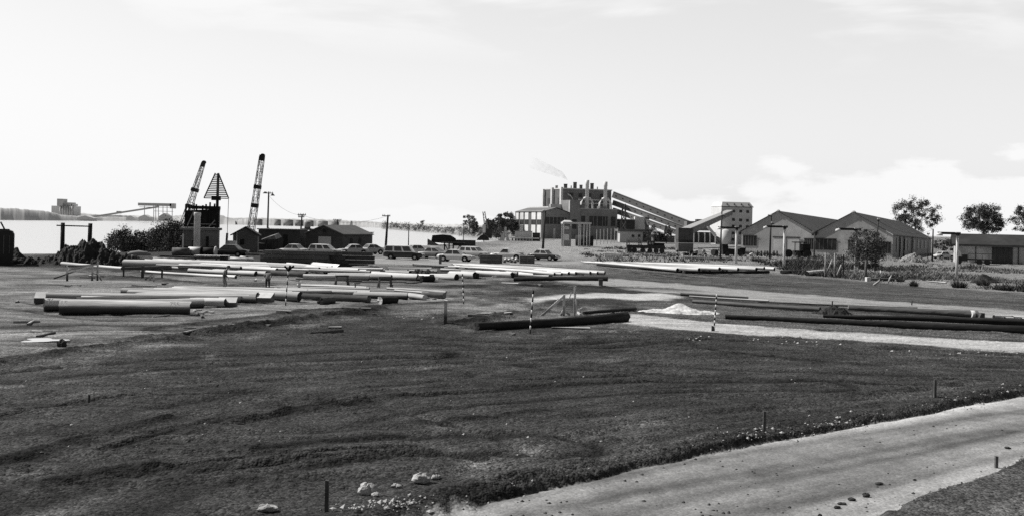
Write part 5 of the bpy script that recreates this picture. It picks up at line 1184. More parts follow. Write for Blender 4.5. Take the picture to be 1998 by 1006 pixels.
for q in (-1, 1):
    A, B2 = (q * (W_ + .35), 2.62), (0, 4.0)
    if q > 0: A, B2 = B2, A
    mb.hexa([(A[0], -.35, A[1]), (B2[0], -.35, B2[1]), (B2[0], L_ + .3, B2[1]), (A[0], L_ + .3, A[1])], [(A[0], -.35, A[1] + .14), (B2[0], -.35, B2[1] + .14), (B2[0], L_ + .3, B2[1] + .14), (A[0], L_ + .3, A[1] + .14)])
mb.build('roof', M('garage_roof', .11, .2, 1), r); root_box('door', r, M('pale_door', .42, .1, 1), -1.0, 1.25, -.1, 0, -.1, 2.3); root_box('vent', r, darkw, -.2, .2, -.08, 0, 3.0, 3.4)
for y in (2.4, 5.2): MB().box(W_, W_ + .06, y, y + .8, 1.2, 2.1).build('window', darkw, r)
p = G(697, 489); s = p.y / F; r = thing('flat_roof_hut', 'dark flat roofed hut behind the garage with one small pane', 'hut', back(p, 6), R(-4)); s = (p.y + 6) / F
root_box('hut_wall', r, gw, -26 * s, 20 * s, 0, 4, .5, 33 * s); root_box('flat_roof', r, sroof, -28 * s, 22 * s, -.4, 4.4, 33 * s, 34.6 * s); root_box('underfloor', r, darkw, -25 * s, 19 * s, .2, 3.8, -.3, .5); root_box('window', r, light, -5 * s, -1.5 * s, -.08, 0, 22 * s, 28 * s)
for i in range(3): root_box('stump', r, darkw, (-20 + 16 * i) * s, (-18 + 16 * i) * s, -.1, .2, -.3, .5)
# water tank on a stand behind the garage
p = P(599, 484, 210); s = 210 / F; r = thing('water_tank', 'round water tank on a dark stand behind the garage', 'tank', p); MB().lathe([(6 * s, 38 * s), (6 * s, 49 * s), (4 * s, 51 * s), (.1, 52 * s)], 16).build('tank_shell', M('tank_iron', .2, .2, 1), r)
root_box('platform', r, darkw, -9 * s, 9 * s, -.9, .9, 35 * s, 38 * s)
for x in (-7, 7): root_box('leg', r, darkw, x * s - .12, x * s + .12, -.2, .2, -.3, 35 * s)
# tarpaulin shelter with props
p = G(528, 497); s = p.y / F; r = thing('canvas_shelter', 'ragged canvas shelter on leaning props beside the long hut', 'shelter', back(p, 2))
mb = MB(); mb.hexa([(-20 * s, 0, 28 * s), (10 * s, 0, 30 * s), (14 * s, 2.4, 34 * s), (-14 * s, 2.4, 32 * s)], [(-18 * s, .1, 30 * s), (6 * s, .1, 38 * s), (8 * s, 2.3, 42 * s), (-10 * s, 2.3, 36 * s)]); mb.build('canvas', M('canvas', .22, .4, 1.5), r)
for a, b in (((-12, 0), (-9, 29)), ((-2, 0), (8, 30)), ((10, 0), (3, 30)), ((14, 0), (12, 30))): MB().bar((a[0] * s, .3, a[1]), (b[0] * s, .4, b[1] * s), .13).build('prop', cranem, r)
# goalpost frame on the bank
p = G(143, 512); r = thing('goalpost_frame', 'dark timber goalpost frame on the river bank', 'frame', back(p, 14), R(0)); s = (p.y + 14) / F; hz0 = (512 - 446) * s * 1.0
for x in (-22, 30): MB().tube([(x * s, 0, -1), (x * s + .1 * (x > 0), 0, hz0)], [.26, .22], 10).build('post', darkw, r)
MB().bar((-32 * s, -.25, hz0 - 5.5 * s), (37 * s, -.25, hz0 - 6 * s), .14).build('crossbar', darkw, r)
# rounded machine cab at the left edge
p = G(-8, 517); s = p.y / F; r = thing('excavator', 'dark rounded excavator cab cut by the picture edge', 'excavator', p, R(25))
mb = MB(); pr = [(-60, 6), (28, 6), (31, 30), (31, 60), (28, 66), (22, 68), (-60, 66)]
mb.prism([(a * s, b * s) for a, b in pr], 0, 2.6); mb.build('body', M('machine_paint', .02, .4, 1, rough=.5), r); root_box('track', r, cranem, -60 * s, 30 * s, -.2, .8, -.1, 9 * s); root_box('track', r, cranem, -60 * s, 30 * s, 1.9, 2.9, -.1, 9 * s)
MB().bar((14 * s, 1, 68 * s), (6 * s, 1, 84 * s), .14).build('exhaust', cranem, r)
for x in (2, 12, 22): root_box('louvre', r, M('machine_grille', .1, .3, 3), x * s, (x + 1.6) * s, -.06, 0, 22 * s, 58 * s)
root_box('roof_hatch', r, cranem, 2 * s, 22 * s, .6, 2, 68 * s, 70 * s)
# bush on the river bank
def bush(label, u, vb, vt, wpx, mats=LM, d=None, n=60, per=90, leafpx=1.6, name='bush', group=None):
    b = P(u, vb, d) if d else G(u, vb); s = b.y / F; h = (vb - vt) * s; w = wpx / 2 * s
    r = thing(name, label, 'bush', b, 0, group); mb = MB()
    for i in range(n):
        a = random.uniform(0, 6.28); q = math.sqrt(random.random()); zz = random.random()
        c = (w * .85 * q * math.cos(a), w * .5 * q * math.sin(a), h * (.12 + .8 * zz * (1 - .55 * q * q)))
        leaf_clump(mb, c, .17 * (h + w) / 2 * random.uniform(.7, 1.3), per, leafpx * s)
    tb = MB()
    for i in range(5): tb.tube([(random.uniform(-.2, .2) * w, 0, -.2), (random.uniform(-.5, .5) * w, random.uniform(-.3, .3) * w, h * .6)], [.09, .03], 6)
    tb.build('stem', mats[2], r); mb.build('foliage', mats[:2], r); return r
BG2 = 'dark bushes on the river bank'
bush('feathery bush at the river end of the bank bushes', 240, 497, 438, 72, d=150, n=110, group=BG2); bush('low middle bush of the bank bushes', 282, 497, 445, 76, d=152, n=100, group=BG2); bush('tallest dense bush against the stage hut', 328, 499, 418, 82, d=150, n=190, group=BG2); bush('small bush between the stage hut and the hook sling', 343, 497, 446, 60, d=146, n=60, group=BG2)
# scattered drums, pipes and timber before the huts
r = thing('steel_drum', 'pale steel drum lying before the stage hut', 'drum', G(382, 499)); MB().tube([(-.9, 0, .55), (.9, 0, .55)], .55, 16).build('shell', light, r)
r = thing('cable_drum', 'dark cable drum with pale rim beside the steel drum', 'drum', G(407, 500)); MB().tube([(-.9, 0, .6), (.9, 0, .6)], .5, 16).build('barrel', darkw, r); MB().tube([(.82, 0, .6), (.95, 0, .6)], .66, 16).build('flange', light, r); MB().tube([(-.95, 0, .6), (-.82, 0, .6)], .66, 16).build('flange', darkw, r)
one('white_cask', MB().tube([(-.65, 0, .45), (.65, 0, .45)], .45, 14), light, 'white cask on the dark truck bed by the gabled hut', 'cask', None, back(G(451, 496), 1.5) + Vector((0, 0, .9)))
r = thing('boiler_drum', 'large rusty boiler drum lying at the foot of the bushes', 'drum', G(352, 499)); MB().tube([(-1.0, 0, .5), (1.0, .3, .5)], .5, 16).build('shell', M('rusty_iron', .14, .5, 2), r); MB().tube([(.98, .3, .5), (1.1, .32, .5)], .26, 12).build('manhole', tin, r)
r = thing('dinghy', 'upturned pale dinghy among the bank bushes', 'boat', back(G(270, 499), 2), R(10)); mb = MB(); mb.tube([(-1.4, 0, .1), (-.9, 0, .16), (0, 0, .2), (1, 0, .16), (1.5, 0, .1)], [.06, .3, .42, .3, .05], 10); mb.build('hull', tin, r); MB().bar((-1.3, 0, .5), (1.3, 0, .5), .05).build('keel', tin, r)
# big pipe pieces
def pipe(label, ua, va, ub, vb, da, db, mat, grp, name='pipe_section'):
    a = G(ua, va + da / 2); b = G(ub, vb + db / 2); ra, rb = da / 2 * a.y / F, db / 2 * b.y / F; a.z += ra; b.z += rb; L0 = b - a
    mb = MB(); mb.tube([Vector(), L0 * .5, L0], [ra, (ra + rb) / 2, rb], 18, 0, True, 1); return one(name, mb, [mat, endD], label, 'pipe', grp, a)
PG = 'pipes and short timbers behind the white piles'
pipe('wide grey pipe section in front of the bank heap', 221, 505, 241, 504, 13, 12, M('pipe_grey', .22, .2, 1), PG); pipe('pale flared pipe end next to the wide grey pipe', 241, 504, 260, 502.5, 8, 11, M('pipe_pale', .45, .2, 1), PG)
pipe('short white block of pile left of the braced trestle'.replace('left of', 'behind'), 157, 511, 178, 513, 7, 8, wood['P'], PG, 'pile_offcut'); pipe('short white block of pile beside the wide grey pipe', 193, 508, 214, 511, 8, 10, wood['P'], PG, 'pile_offcut'); pipe('thin white pile lying behind the flared pipe end', 262, 506, 310, 509, 5, 5, wood['P'], PG, 'pile_offcut')
pipe('dark short log behind the braced trestle', 172, 514, 196, 515, 7, 7, wood['D'], PG, 'pile_offcut')
for i, (u, v, w_) in enumerate(((302, 505, 9), (322, 505, 8), (337, 506, 7), (352, 507, 10), (370, 508, 8), (386, 508, 7))):
    p = G(u, v + 4); s = p.y / F; one('white_block', MB().box(-w_ / 2 * s, w_ / 2 * s, -.3, .3, -.1, (8 if i == 0 else 5.5) * s), wood['P'], 'tallest white timber block behind the big white pile' if i == 0 else 'white timber block in the row under the long rail', 'block', None if i == 0 else 'white blocks behind the big white pile', p, R(random.uniform(-12, 12)))
p0 = G(312, 509); one('rail', MB().bar(P(312, 499, p0.y), P(383, 502.5, p0.y + .1), .16), dsteel, 'long thin rail lying on the white blocks', 'rail')
p = G(412, 509); s = p.y / F; r = thing('slatted_frame', 'pale slatted frame lying behind the big white pile', 'frame', p)
root_box('bearer', r, wood['D'], -34 * s, 32 * s, -.05, .1, .25, .42)
for i in range(22): x = (-32 + 62 * i / 21) * s; root_box('slat', r, wood['P'], x - .055, x + .055, -.25, 1.1, .43, .62)
for x in (-30, 10, 28): root_box('leg', r, wood['D'], x * s - .08, x * s + .08, -.05, .1, -.2, .25)
for i, (ua, va, ub, vb, dz) in enumerate(((440, 508, 492, 506, 8), (446, 512, 480, 513, 4), (450, 503, 470, 504, 4), (470, 502, 482, 503, 6))):
    pipe(('pale squared timber pile behind the standing man', 'pale plank under the squared timber behind the man', 'short pale log behind the slatted frame', 'dark-ended pale log beside the beam stack')[i], ua, va, ub, vb, dz, dz, wood['W'], PG, 'pile_offcut')
one('dark_box', MB().box(-.35, .35, -.3, .3, -.1, .9), darkw, 'dark box between the slatted frame and the pale timber', 'box', None, G(437, 516))
# braced trestles
def trest(label, posts, braces, mat=wood['G'], grp='low timber trestles in the yard', d=None):
    p = G(posts[0][0], posts[0][2]); r = thing('timber_trestle', label, 'trestle', p, 0, grp); s = p.y / F
    for (u, vt, vb, wp) in posts:
        q = G(u, vb) - p; h = (vb - vt) * s; root_box('post', r, mat, q.x - wp * s / 2, q.x + wp * s / 2, q.y - .06, q.y + .06, q.z - .2, q.z + h)
    for a, b, wp in braces: MB().bar(P(a[0], a[1], p.y) - p, P(b[0], b[1], p.y) - p, wp * s).build('brace', mat, r)
    return r
trest('braced timber trestle with a long sloping strut, outermost in the yard', [(131, 517, 548, 3), (180, 515, 547, 2.4), (190, 510, 547, 2.6)], [((105, 543), (180, 517), 2.4), ((178, 547), (184, 530), 1.6), ((198, 547), (190, 532), 1.6), ((128, 519), (190, 516), 2.6)])
trest('dark low trestle under the thin white pile', [(241, 520, 543, 2.6), (278, 518, 545, 5), (316, 524, 544, 3)], [((236, 523), (330, 520), 3.5), ((296, 524), (332, 518), 2)], wood['D'])
trest('small stool-like prop with a pale board on it', [(293, 534, 547, 1.6), (300, 534, 550, 1.2)], [((283, 545), (298, 535), 2.5)], wood['W'])
# props in the foreground by the black pile
trest('frame of leaning pale props behind the black pile', [(1100, 574, 615, 4.3), (1121, 557, 614, 4.1)], [((1054, 618), (1100, 577), 4.3), ((1094, 615), (1100, 604), 4.1), ((1112, 614), (1102, 606), 4.1), ((1104, 600), (1115, 570), 1.9), ((1128, 614), (1122, 575), 2.4), ((1108, 558), (1123, 557), 1.4), ((1131, 613), (1129, 602), 5.4), ((1135, 604), (1134, 600), 4.1)], wood['P'], None)
# posts of an unfinished gate by the bushy tree
trest('two tall pale posts with a sloping brace beside the bushy tree', [(1610, 493, 540, 2.2), (1628.5, 494, 541, 2.8)], [((1611, 538), (1625, 504), 2.4), ((1610, 503), (1628, 503), 1.6)], wood['W'], None)
p = G(1640, 542); s = p.y / F; r = thing('lattice_stand', 'thin dark lattice stand between the tall posts and the tree', 'stand', p)
for x in (-4, 0, 5): root_box('leg', r, cranem, x * s - .04, x * s + .04, -.05, .05, -.2, 46 * s)
for k in range(5): MB().bar((-4 * s, 0, (4 + 8 * k) * s), (5 * s, 0, (11 + 8 * k) * s), .04).build('bar', cranem, r)
MB().bar((-8 * s, -.2, 6 * s), (0, -.2, 26 * s), .12).build('pale_strut', wood['P'], r)
# ------------------------------------------------------------------ power poles and lamp posts
polem = M('pole_timber', .05, .35, 1.5, stretch=(1, 1, .2), rnd=.2)
def power_pole(label, u, vt, vb, wpx, arms=(), d=None, lean=0, lamp=False, stay=False):
    p = P(u, vb, d) if d else G(u, vb); s = p.y / F; h = (vb - vt) * s; r = thing('power_pole', label, 'pole', p, 0, 'timber power poles'); w = wpx / 2 * s
    MB().tube([(0, 0, -.4), (lean * s * .5, 0, h * .5), (lean * s, 0, h)], [w * 1.2, w, w * .8], 10).build('post', polem, r)
    for dv, half, off in arms:
        z = h - dv * s; a = MB().bar((-half * s + off * s + lean * s, -w, z), (half * s + off * s + lean * s, -w, z), .16, .14).build('crossarm', polem, r)
        for q in (-.85, -.4, .4, .85): MB().lathe([(.05, 0), (.07, .1), (.05, .22)], 8, ((q * half + off + lean) * s, -w, z + .07)).build('insulator', light, a)
    if lamp:
        for x, z in ((-7, -1), (8, -5)):
            MB().tube([(lean * s + x * s, -.1, h - 3 * s), (lean * s + x * s, -.1, h + z * s)], .04, 6).build('lamp_arm', polem, r); MB().lathe([(.08, .3), (.4, 0), (.4, -.06)], 12, (lean * s + x * s, -.1, h + z * s - .2)).build('lamp_shade', dsteel, r)
    if stay: MB().bar((4 * s, 0, 0), (1.5 * s, 0, h * .35), .3).build('stay', polem, r)
    return r
power_pole('tall power pole with two lamps next to the upright crane', 521, 374, 482, 3.4, ((3, 9, 0),), d=185, lean=1, lamp=True, stay=True)
power_pole('power pole with two crossarms in front of the garage gable', 585, 417.5, 478, 3.2, ((2, 8, 0), (6, 6, -1)), d=172, lean=3)
power_pole('short power pole rising over the garage roof', 658, 428, 478, 3, ((1.5, 8, 0), (4, 6, 0)), d=205, lean=-.5)
power_pole('thick power pole on the grass between the huts and the dark wagon', 752, 420, 488, 4.4, ((1.5, 8, -3),), lean=3.5)
power_pole('thin plain pole on the bank by the water', 797, 436, 476, 1.8, (), d=215)
power_pole('plain stout pole in front of the turbine hall', 1059, 410, 488, 4.4, ((2, 4, -1),), lean=3)
power_pole('thin pole near the wharf shed at the water edge', 904, 441, 466, 1.5, (), d=330)
power_pole('tall pole with a pale bracket before the bin house', 1405, 411.5, 506, 3.2, ((10, 4, 2),), lean=1.5)
power_pole('tall pole in front of the first gabled shed', 1502, 417.5, 500, 3.2, ((4, 4, -3), (19, 3, 3)), d=170, lean=1)
power_pole('pole rising behind the bushy tree before the second shed', 1706.5, 427, 529, 3.2, ((3, 2, 0),), lean=5)
power_pole('bare pole past the end of the long shed wall', 1819, 447, 505, 3, (), d=180, lean=.5)
power_pole('thin far pole beside the bare pole at the shed end', 1810, 456, 500, 1.4, ((1, 2.5, 0),), d=200)
power_pole('dark pole behind the second lamp post, at the shed valley', 1588.5, 456, 500, 2.6, (), d=175)
lampw = M('lamp_post_white', .66, .08, 2, rnd=.03)
def lamp_post(label, u, vt, vb, ua, va, ub, vis=1.0):
    p = G(u, vb); d = p.y; s = d / F; r = thing('lamp_post', label, 'lamp post', p, 0, 'white lamp posts with long dark arms'); h = (vb - vt) * s
    MB().tube([(0, 0, -.3), (0, 0, h)], [2.7 * s, 2.4 * s], 10).build('post', lampw, r)
    MB().box(-2.2 * s, 2.2 * s, -.2, .2, h, h + 3 * s).build('cap', cranem, r)
    a = P(ua, va, d) - p; b = P(ub, va, d) - p
    arm = MB().bar((a.x, 0, h + 4.5 * s), (b.x, 0, h + 4.5 * s), .2, .26).build('arm', cranem, r)
    MB().lathe([(.34, -.22), (.28, 0), (.1, .16)], 12, (a.x + .2, 0, h + 3.6 * s)).build('lamp_head', light, r); MB().box(-.25, .25, -.2, .2, h + 5.7 * s, h + 7 * s).build('control_box', light, r)
lamp_post('white lamp post before the bin house, first along the verge', 1436, 449, 514, 1401, 444, 1443); lamp_post('white lamp post in front of the first gabled shed', 1529.5, 447, 523, 1491, 444, 1537)
lamp_post('lamp post half swallowed by the bushy tree', 1669, 452, 534, 1632, 447, 1680); lamp_post('white lamp post before the store shed at the frame edge', 1866.5, 460, 544, 1830, 453, 1874)
# ------------------------------------------------------------------ locomotive, wagons, plant before the sheds
def wheels(r, xs, y, rad, mat=None, name='wheel'):
    for x in xs:
        o = MB().tube([(x, y, rad), (x, y + .14, rad)], rad, 14).build(name, mat or cranem, r)
p = G(1260, 494); s = p.y / F; r = thing('rail_crane', 'black rail crane locomotive on the siding below the office', 'locomotive', p, R(-3))
root_box('frame', r, cranem, -37 * s, 37 * s, 0, 2.4, .9, 1.5); root_box('engine_hood', r, darkw, 12 * s, 36 * s, .2, 2.2, 1.5, 20 * s); root_box('cab', r, darkw, 4 * s, 17 * s, .1, 2.3, 1.5, 24 * s); root_box('cab_window', r, tin, 6 * s, 9.5 * s, .02, .1, 17 * s, 22 * s); root_box('cab_window', r, tin, 11 * s, 14.5 * s, .02, .1, 17 * s, 22 * s)
root_box('tool_box', r, darkw, -36 * s, -28 * s, .2, 2.2, 1.5, 15 * s); root_box('side_tank', r, darkw, -12 * s, 2 * s, .2, 2.2, 1.5, 13 * s)
for x in (-31, -22, -6, 8, 20, 31): MB().tube([(x * s, -.08, .5), (x * s, .1, .5)], .5, 14).build('wheel', cranem, r)
mb = MB(); boom(mb, (-10 * s, 1.2, 12 * s), (-14 * s, 1.2, 30 * s), .7, .3, 5, .09, .06); boom(mb, (-34 * s, 1.2, 14 * s), (-35 * s, 1.2, 27 * s), .6, .5, 3, .09, .06); mb.build('derrick', metal, r)
mb = MB(); mb.bar((-14 * s, 1.2, 30 * s), (-7 * s, 1.2, 14 * s), .08); mb.build('derrick_stay', metal, r)
p = G(1433, 500); s = p.y / F; r = thing('ash_skip', 'black high-ended skip wagon beside the lamp post', 'wagon', p)
mb = MB(); mb.prism([(-22 * s, 3 * s), (20 * s, 3 * s), (22 * s, 17 * s), (11 * s, 17 * s), (9 * s, 14 * s), (-12 * s, 15 * s), (-13 * s, 23 * s), (-24 * s, 23 * s)], 0, 2.6); mb.build('skip_body', darkw, r); wheels(r, (-14 * s, 12 * s), -.1, .45)
p = G(1372, 499); r = thing('scrap_row', 'low dark row of scrap machinery by the tall pole', 'scrap', p); s = p.y / F
for i in range(14):
    x = random.uniform(-30, 28) * s; h = random.uniform(4, 12) * s; mb = MB(); mb.bar((x, random.uniform(0, 2), 0), (x + random.uniform(-4, 4) * s, random.uniform(0, 2), h), random.uniform(.2, .7), random.uniform(.2, .6)); mb.build('scrap_piece', random.choice([darkw, cranem, metal]), r)
MB().tube([(20 * s, .5, 7 * s), (28 * s, 1, 7 * s)], 6 * s, 12).build('scrap_drum', cranem, r); root_box('scrap_bed', r, darkw, -36 * s, 8 * s, .5, 2.4, 0, 5 * s)
p = G(1565, 503); s = p.y / F; r = thing('old_tractor', 'dark old tractor with an open roofed cab by the sheds', 'tractor', p)
root_box('cab_roof', r, darkw, -15 * s, 9 * s, 0, 2, 29 * s, 31 * s); root_box('engine', r, darkw, -14 * s, 2 * s, .3, 1.7, 5 * s, 14 * s); root_box('rear_body', r, darkw, 2 * s, 16 * s, 0, 2, 3 * s, 27 * s)
for x in (-14, -4, 3): MB().bar((x * s, .1, 12 * s), (x * s, .1, 30 * s), .12).build('cab_post', cranem, r)
for x, rr in ((-8, 6), (10, 8)): MB().tube([(x * s, -.25, rr * s), (x * s, .1, rr * s)], rr * s, 16).build('wheel', cranem, r)
p = G(1539, 501); s = p.y / F; r = thing('cable_reel', 'dark upright cable reel beside the second lamp post', 'reel', p); MB().tube([(0, -.1, 7 * s), (0, .1, 7 * s)], 7.5 * s, 18).build('flange', darkw, r); MB().tube([(0, .6, 7 * s), (0, .8, 7 * s)], 7.5 * s, 18).build('flange', darkw, r); MB().tube([(0, .1, 7 * s), (0, .6, 7 * s)], 4 * s, 14).build('core', cranem, r)
p = G(1467, 500); s = p.y / F; one('pipe_arch', MB().tube([(-5 * s, 0, 0), (-4 * s, 0, 4 * s), (0, 0, 6 * s), (4 * s, 0, 4 * s), (5 * s, 0, 0)], .13, 8), light, 'small pale arched pipe in the grass before the first shed', 'pipe', None, p)
for i, u in enumerate((1478, 1485.5, 1492, 1497.5, 1510, 1516)):
    p = G(u, 500); s = p.y / F; one('dark_upright', MB().hexa([(-1.2 * s, -.1, -.2), (1.2 * s, -.1, -.2), (1.2 * s, .1, -.2), (-1.2 * s, .1, -.2)], [(-.9 * s, -.1, (11 - i % 3) * s), (1.1 * s, -.1, (11 - i % 2) * s), (1.1 * s, .1, 11 * s), (-.9 * s, .1, 11 * s)]), darkw, 'dark upright board in the row before the first shed doors', 'post', 'dark uprights before the shed doors', p)
# white verge rails
def rail(label, u0, u1, vt, vb, posts):
    p = G(u0, vb); s = p.y / F; r = thing('guard_rail', label, 'rail', p, 0, 'low white guard rails on the verge'); L1 = (u1 - u0) * s; h = (vb - vt) * s
    MB().bar((0, 0, h * .62), (L1, -.2, h * .55), .2, .16).build('rail_bar', lampw, r)
    for q in posts: root_box('post', r, lampw, q * L1 - .07, q * L1 + .07, -.2, -.06, -.2, h)
rail('low white guard rail below the rail crane', 1276, 1301, 494, 502, (0, .96)); rail('long low white guard rail before the scrap row', 1332, 1403, 496, 508, (0, .25, .6, .7))
p = G(1321, 505); s = p.y / F; r = thing('signal_post', 'striped little signal post beside the junction house', 'post', p)
for i in range(6): root_box('stripe', r, lampw if i % 2 else cranem, -.14, .14, -.1, .1, i * 3.4 * s - (.2 if i == 0 else 0), (i + 1) * 3.4 * s)
one('white_slab', MB().box(-12 * .12, 12 * .12, -.2, .2, -.1, .5), light, 'low white slab on the grass before the open frame', 'slab', None, G(1197, 503))
# things on the right verge
p = G(1693, 548); s = p.y / F; one('white_box', MB().box(-3.5 * s, 3.5 * s, -.3, .3, -.1, 8 * s), light, 'small white box on the verge near the bushy tree', 'box', None, p)
log('long low trough-like log beside the small white box', (1700, 544), (1745, 545), 6, 6, 'D', 'D', group='pipes on the verge')
one('bleached_branch', MB().tube([(-.5, 0, 0), (0, 0, .35), (.18, 0, .9), (.1, 0, 1.35)], [.1, .1, .09, .05], 8), wood['P'], 'curved bleached branch standing on the verge', 'branch', None, G(1715, 556)); one('bleached_branch', MB().tube([(-.2, 0, 0), (.0, 0, .5), (.25, 0, .95)], [.09, .08, .05], 8), wood['P'], 'straight leaning bleached stick on the verge', 'branch', None, G(1737, 551))
log('pale fallen branch lying before the last white lamp post', (1806, 548), (1846, 551), 2, 3, 'W', 'G', group='pipes on the verge', name='branch')
one('white_trunk_guard', MB().tube([(0, 0, -.1), (0, 0, 1.1)], .16, 10), lampw, 'white painted stub at the foot of the bushy tree', 'stub', None, G(1669.5, 533) + Vector((0, -.6, 0)))
p = G(1688, 546); one('leaning_stump', MB().tube([(0, 0, -.2), (.05, 0, 2.0)], [.14, .1], 8), wood['D'], 'thin dark stump standing before the bushy tree', 'stump', None, p)
# frustum and hut by the river
p = P(987, 470, 340); s = 340 / F; r = thing('concrete_pylon', 'pale tapering concrete pylon by the river trees', 'pylon', p)
MB().hexa([(-14 * s, 0, 0), (-3 * s, 0, 0), (-3 * s, 2, 0), (-14 * s, 2, 0)], [(-3 * s, .6, 20 * s), (-2 * s, .6, 20 * s), (-2 * s, 1.4, 20 * s), (-3 * s, 1.4, 20 * s)]).build('leg', pale, r); MB().hexa([(1 * s, 0, 0), (8 * s, 0, 0), (8 * s, 2, 0), (1 * s, 2, 0)], [(-1 * s, .6, 20 * s), (.5 * s, .6, 20 * s), (.5 * s, 1.4, 20 * s), (-1 * s, 1.4, 20 * s)]).build('leg', pale, r); root_box('head', r, pale, -3.2 * s, .8 * s, .3, 1.7, 20 * s, 27 * s)
p = P(943, 469, 345); s = 345 / F; r = thing('river_hut', 'small dark arched hut at the water edge', 'hut', p); mb = MB(); mb.prism([(-13 * s, 0), (11 * s, 0), (10 * s, 5 * s), (5 * s, 10 * s), (0, 12 * s), (-6 * s, 9 * s), (-11 * s, 4 * s)], 0, 4); mb.build('shell', darkw, r)
p = P(944, 468, 360); s = 360 / F; r = thing('notice_board', 'pale notice board on a post among the river trees', 'sign', p); root_box('board', r, pale, -3 * s, 3 * s, -.1, .1, 14 * s, 30 * s); root_box('post', r, metal, -.15, .15, .1, .3, -1, 28 * s)
p = P(898, 462, 560); s = 560 / F; r = thing('river_marker', 'pale two-post marker against the headland wood', 'marker', p)
for x in (-2, 2): root_box('post', r, pale, x * s - .3, x * s + .3, 0, .5, -1, 15 * s)
p = P(951, 460, 450); r = thing('lattice_crane', 'small far crane jib sticking up between the river trees', 'crane', p); mb = MB(); boom(mb, (0, 0, 0), P(944, 413, 450) - p, 1.6, .9, 8, .3, .18); mb.build('boom', metal, r); root_box('crane_cab', r, cranem, -2, 2, -1, 1.5, -1, 3)
# wharf shed and boat-like dark stack
p = P(865, 479, 225); s = 225 / F; r = thing('timber_wharf', 'dark timber wharf stack with sloping pale end by the water', 'wharf', p, R(4))
mb = MB(); mb.prism([(-24 * s, 6 * s), (10 * s, 4 * s), (26 * s, 4 * s), (24 * s, 14 * s), (14 * s, 20 * s), (-2 * s, 21 * s), (-22 * s, 19 * s)], 0, 6); mb.build('stack', darkw, r); mb = MB(); mb.prism([(-31 * s, 0), (-8 * s, 0), (-31 * s, 12 * s)], -.5, 5); mb.build('ramp', M('ramp_boards', .11, .2, 1), r)
for i in range(3): root_box('wale', r, cranem, -22 * s, 20 * s, -.12, -.02, (8 + 4 * i) * s, (9 + 4 * i) * s)
root_box('low_wall', r, M('wharf_wall', .06, .3, 1), 20 * s, 64 * s, 4, 4.6, -1, 11 * s)
p = G(884, 488); s = p.y / F; r = thing('work_table', 'dark work table on crossed legs behind the white saloon', 'table', p)
root_box('table_top', r, darkw, -24 * s, 22 * s, 0, 2, 13 * s, 15 * s)
for x in (-17, -8, 0, 14): root_box('leg', r, darkw, x * s - .12, x * s + .12, .1, .3, -.1, 13 * s)
MB().bar((8 * s, .1, 0), (14 * s, .1, 13 * s), .16).build('brace', darkw, r); MB().bar((-17 * s, .1, 12 * s), (-10 * s, .1, 0), .16).build('brace', darkw, r)
# jetty clutter in front of the turbine hall
p = P(1030, 472, 380); s = 380 / F; r = thing('loading_platform', 'low platform on dark trestle legs before the turbine hall', 'platform', p); root_box('platform_deck', r, pale, -32 * s, 22 * s, 0, 3, 6 * s, 8 * s)
for x in range(-30, 22, 6): root_box('leg', r, darkw, x * s - .2, x * s + .2, 0, .4, -1, 6 * s)
r = thing('plant_box', 'pale plant box behind the low platform', 'plant', back(p, 6)); root_box('plant_wall', r, pale, -26 * s, 8 * s, 0, 4, -1, 20 * s); root_box('plant_roof', r, metal, -29 * s, 9 * s, -.3, 4, 20 * s, 21 * s); root_box('plant_door', r, dsteel, 9 * s, 24 * s, 0, 3, -1, 18 * s)
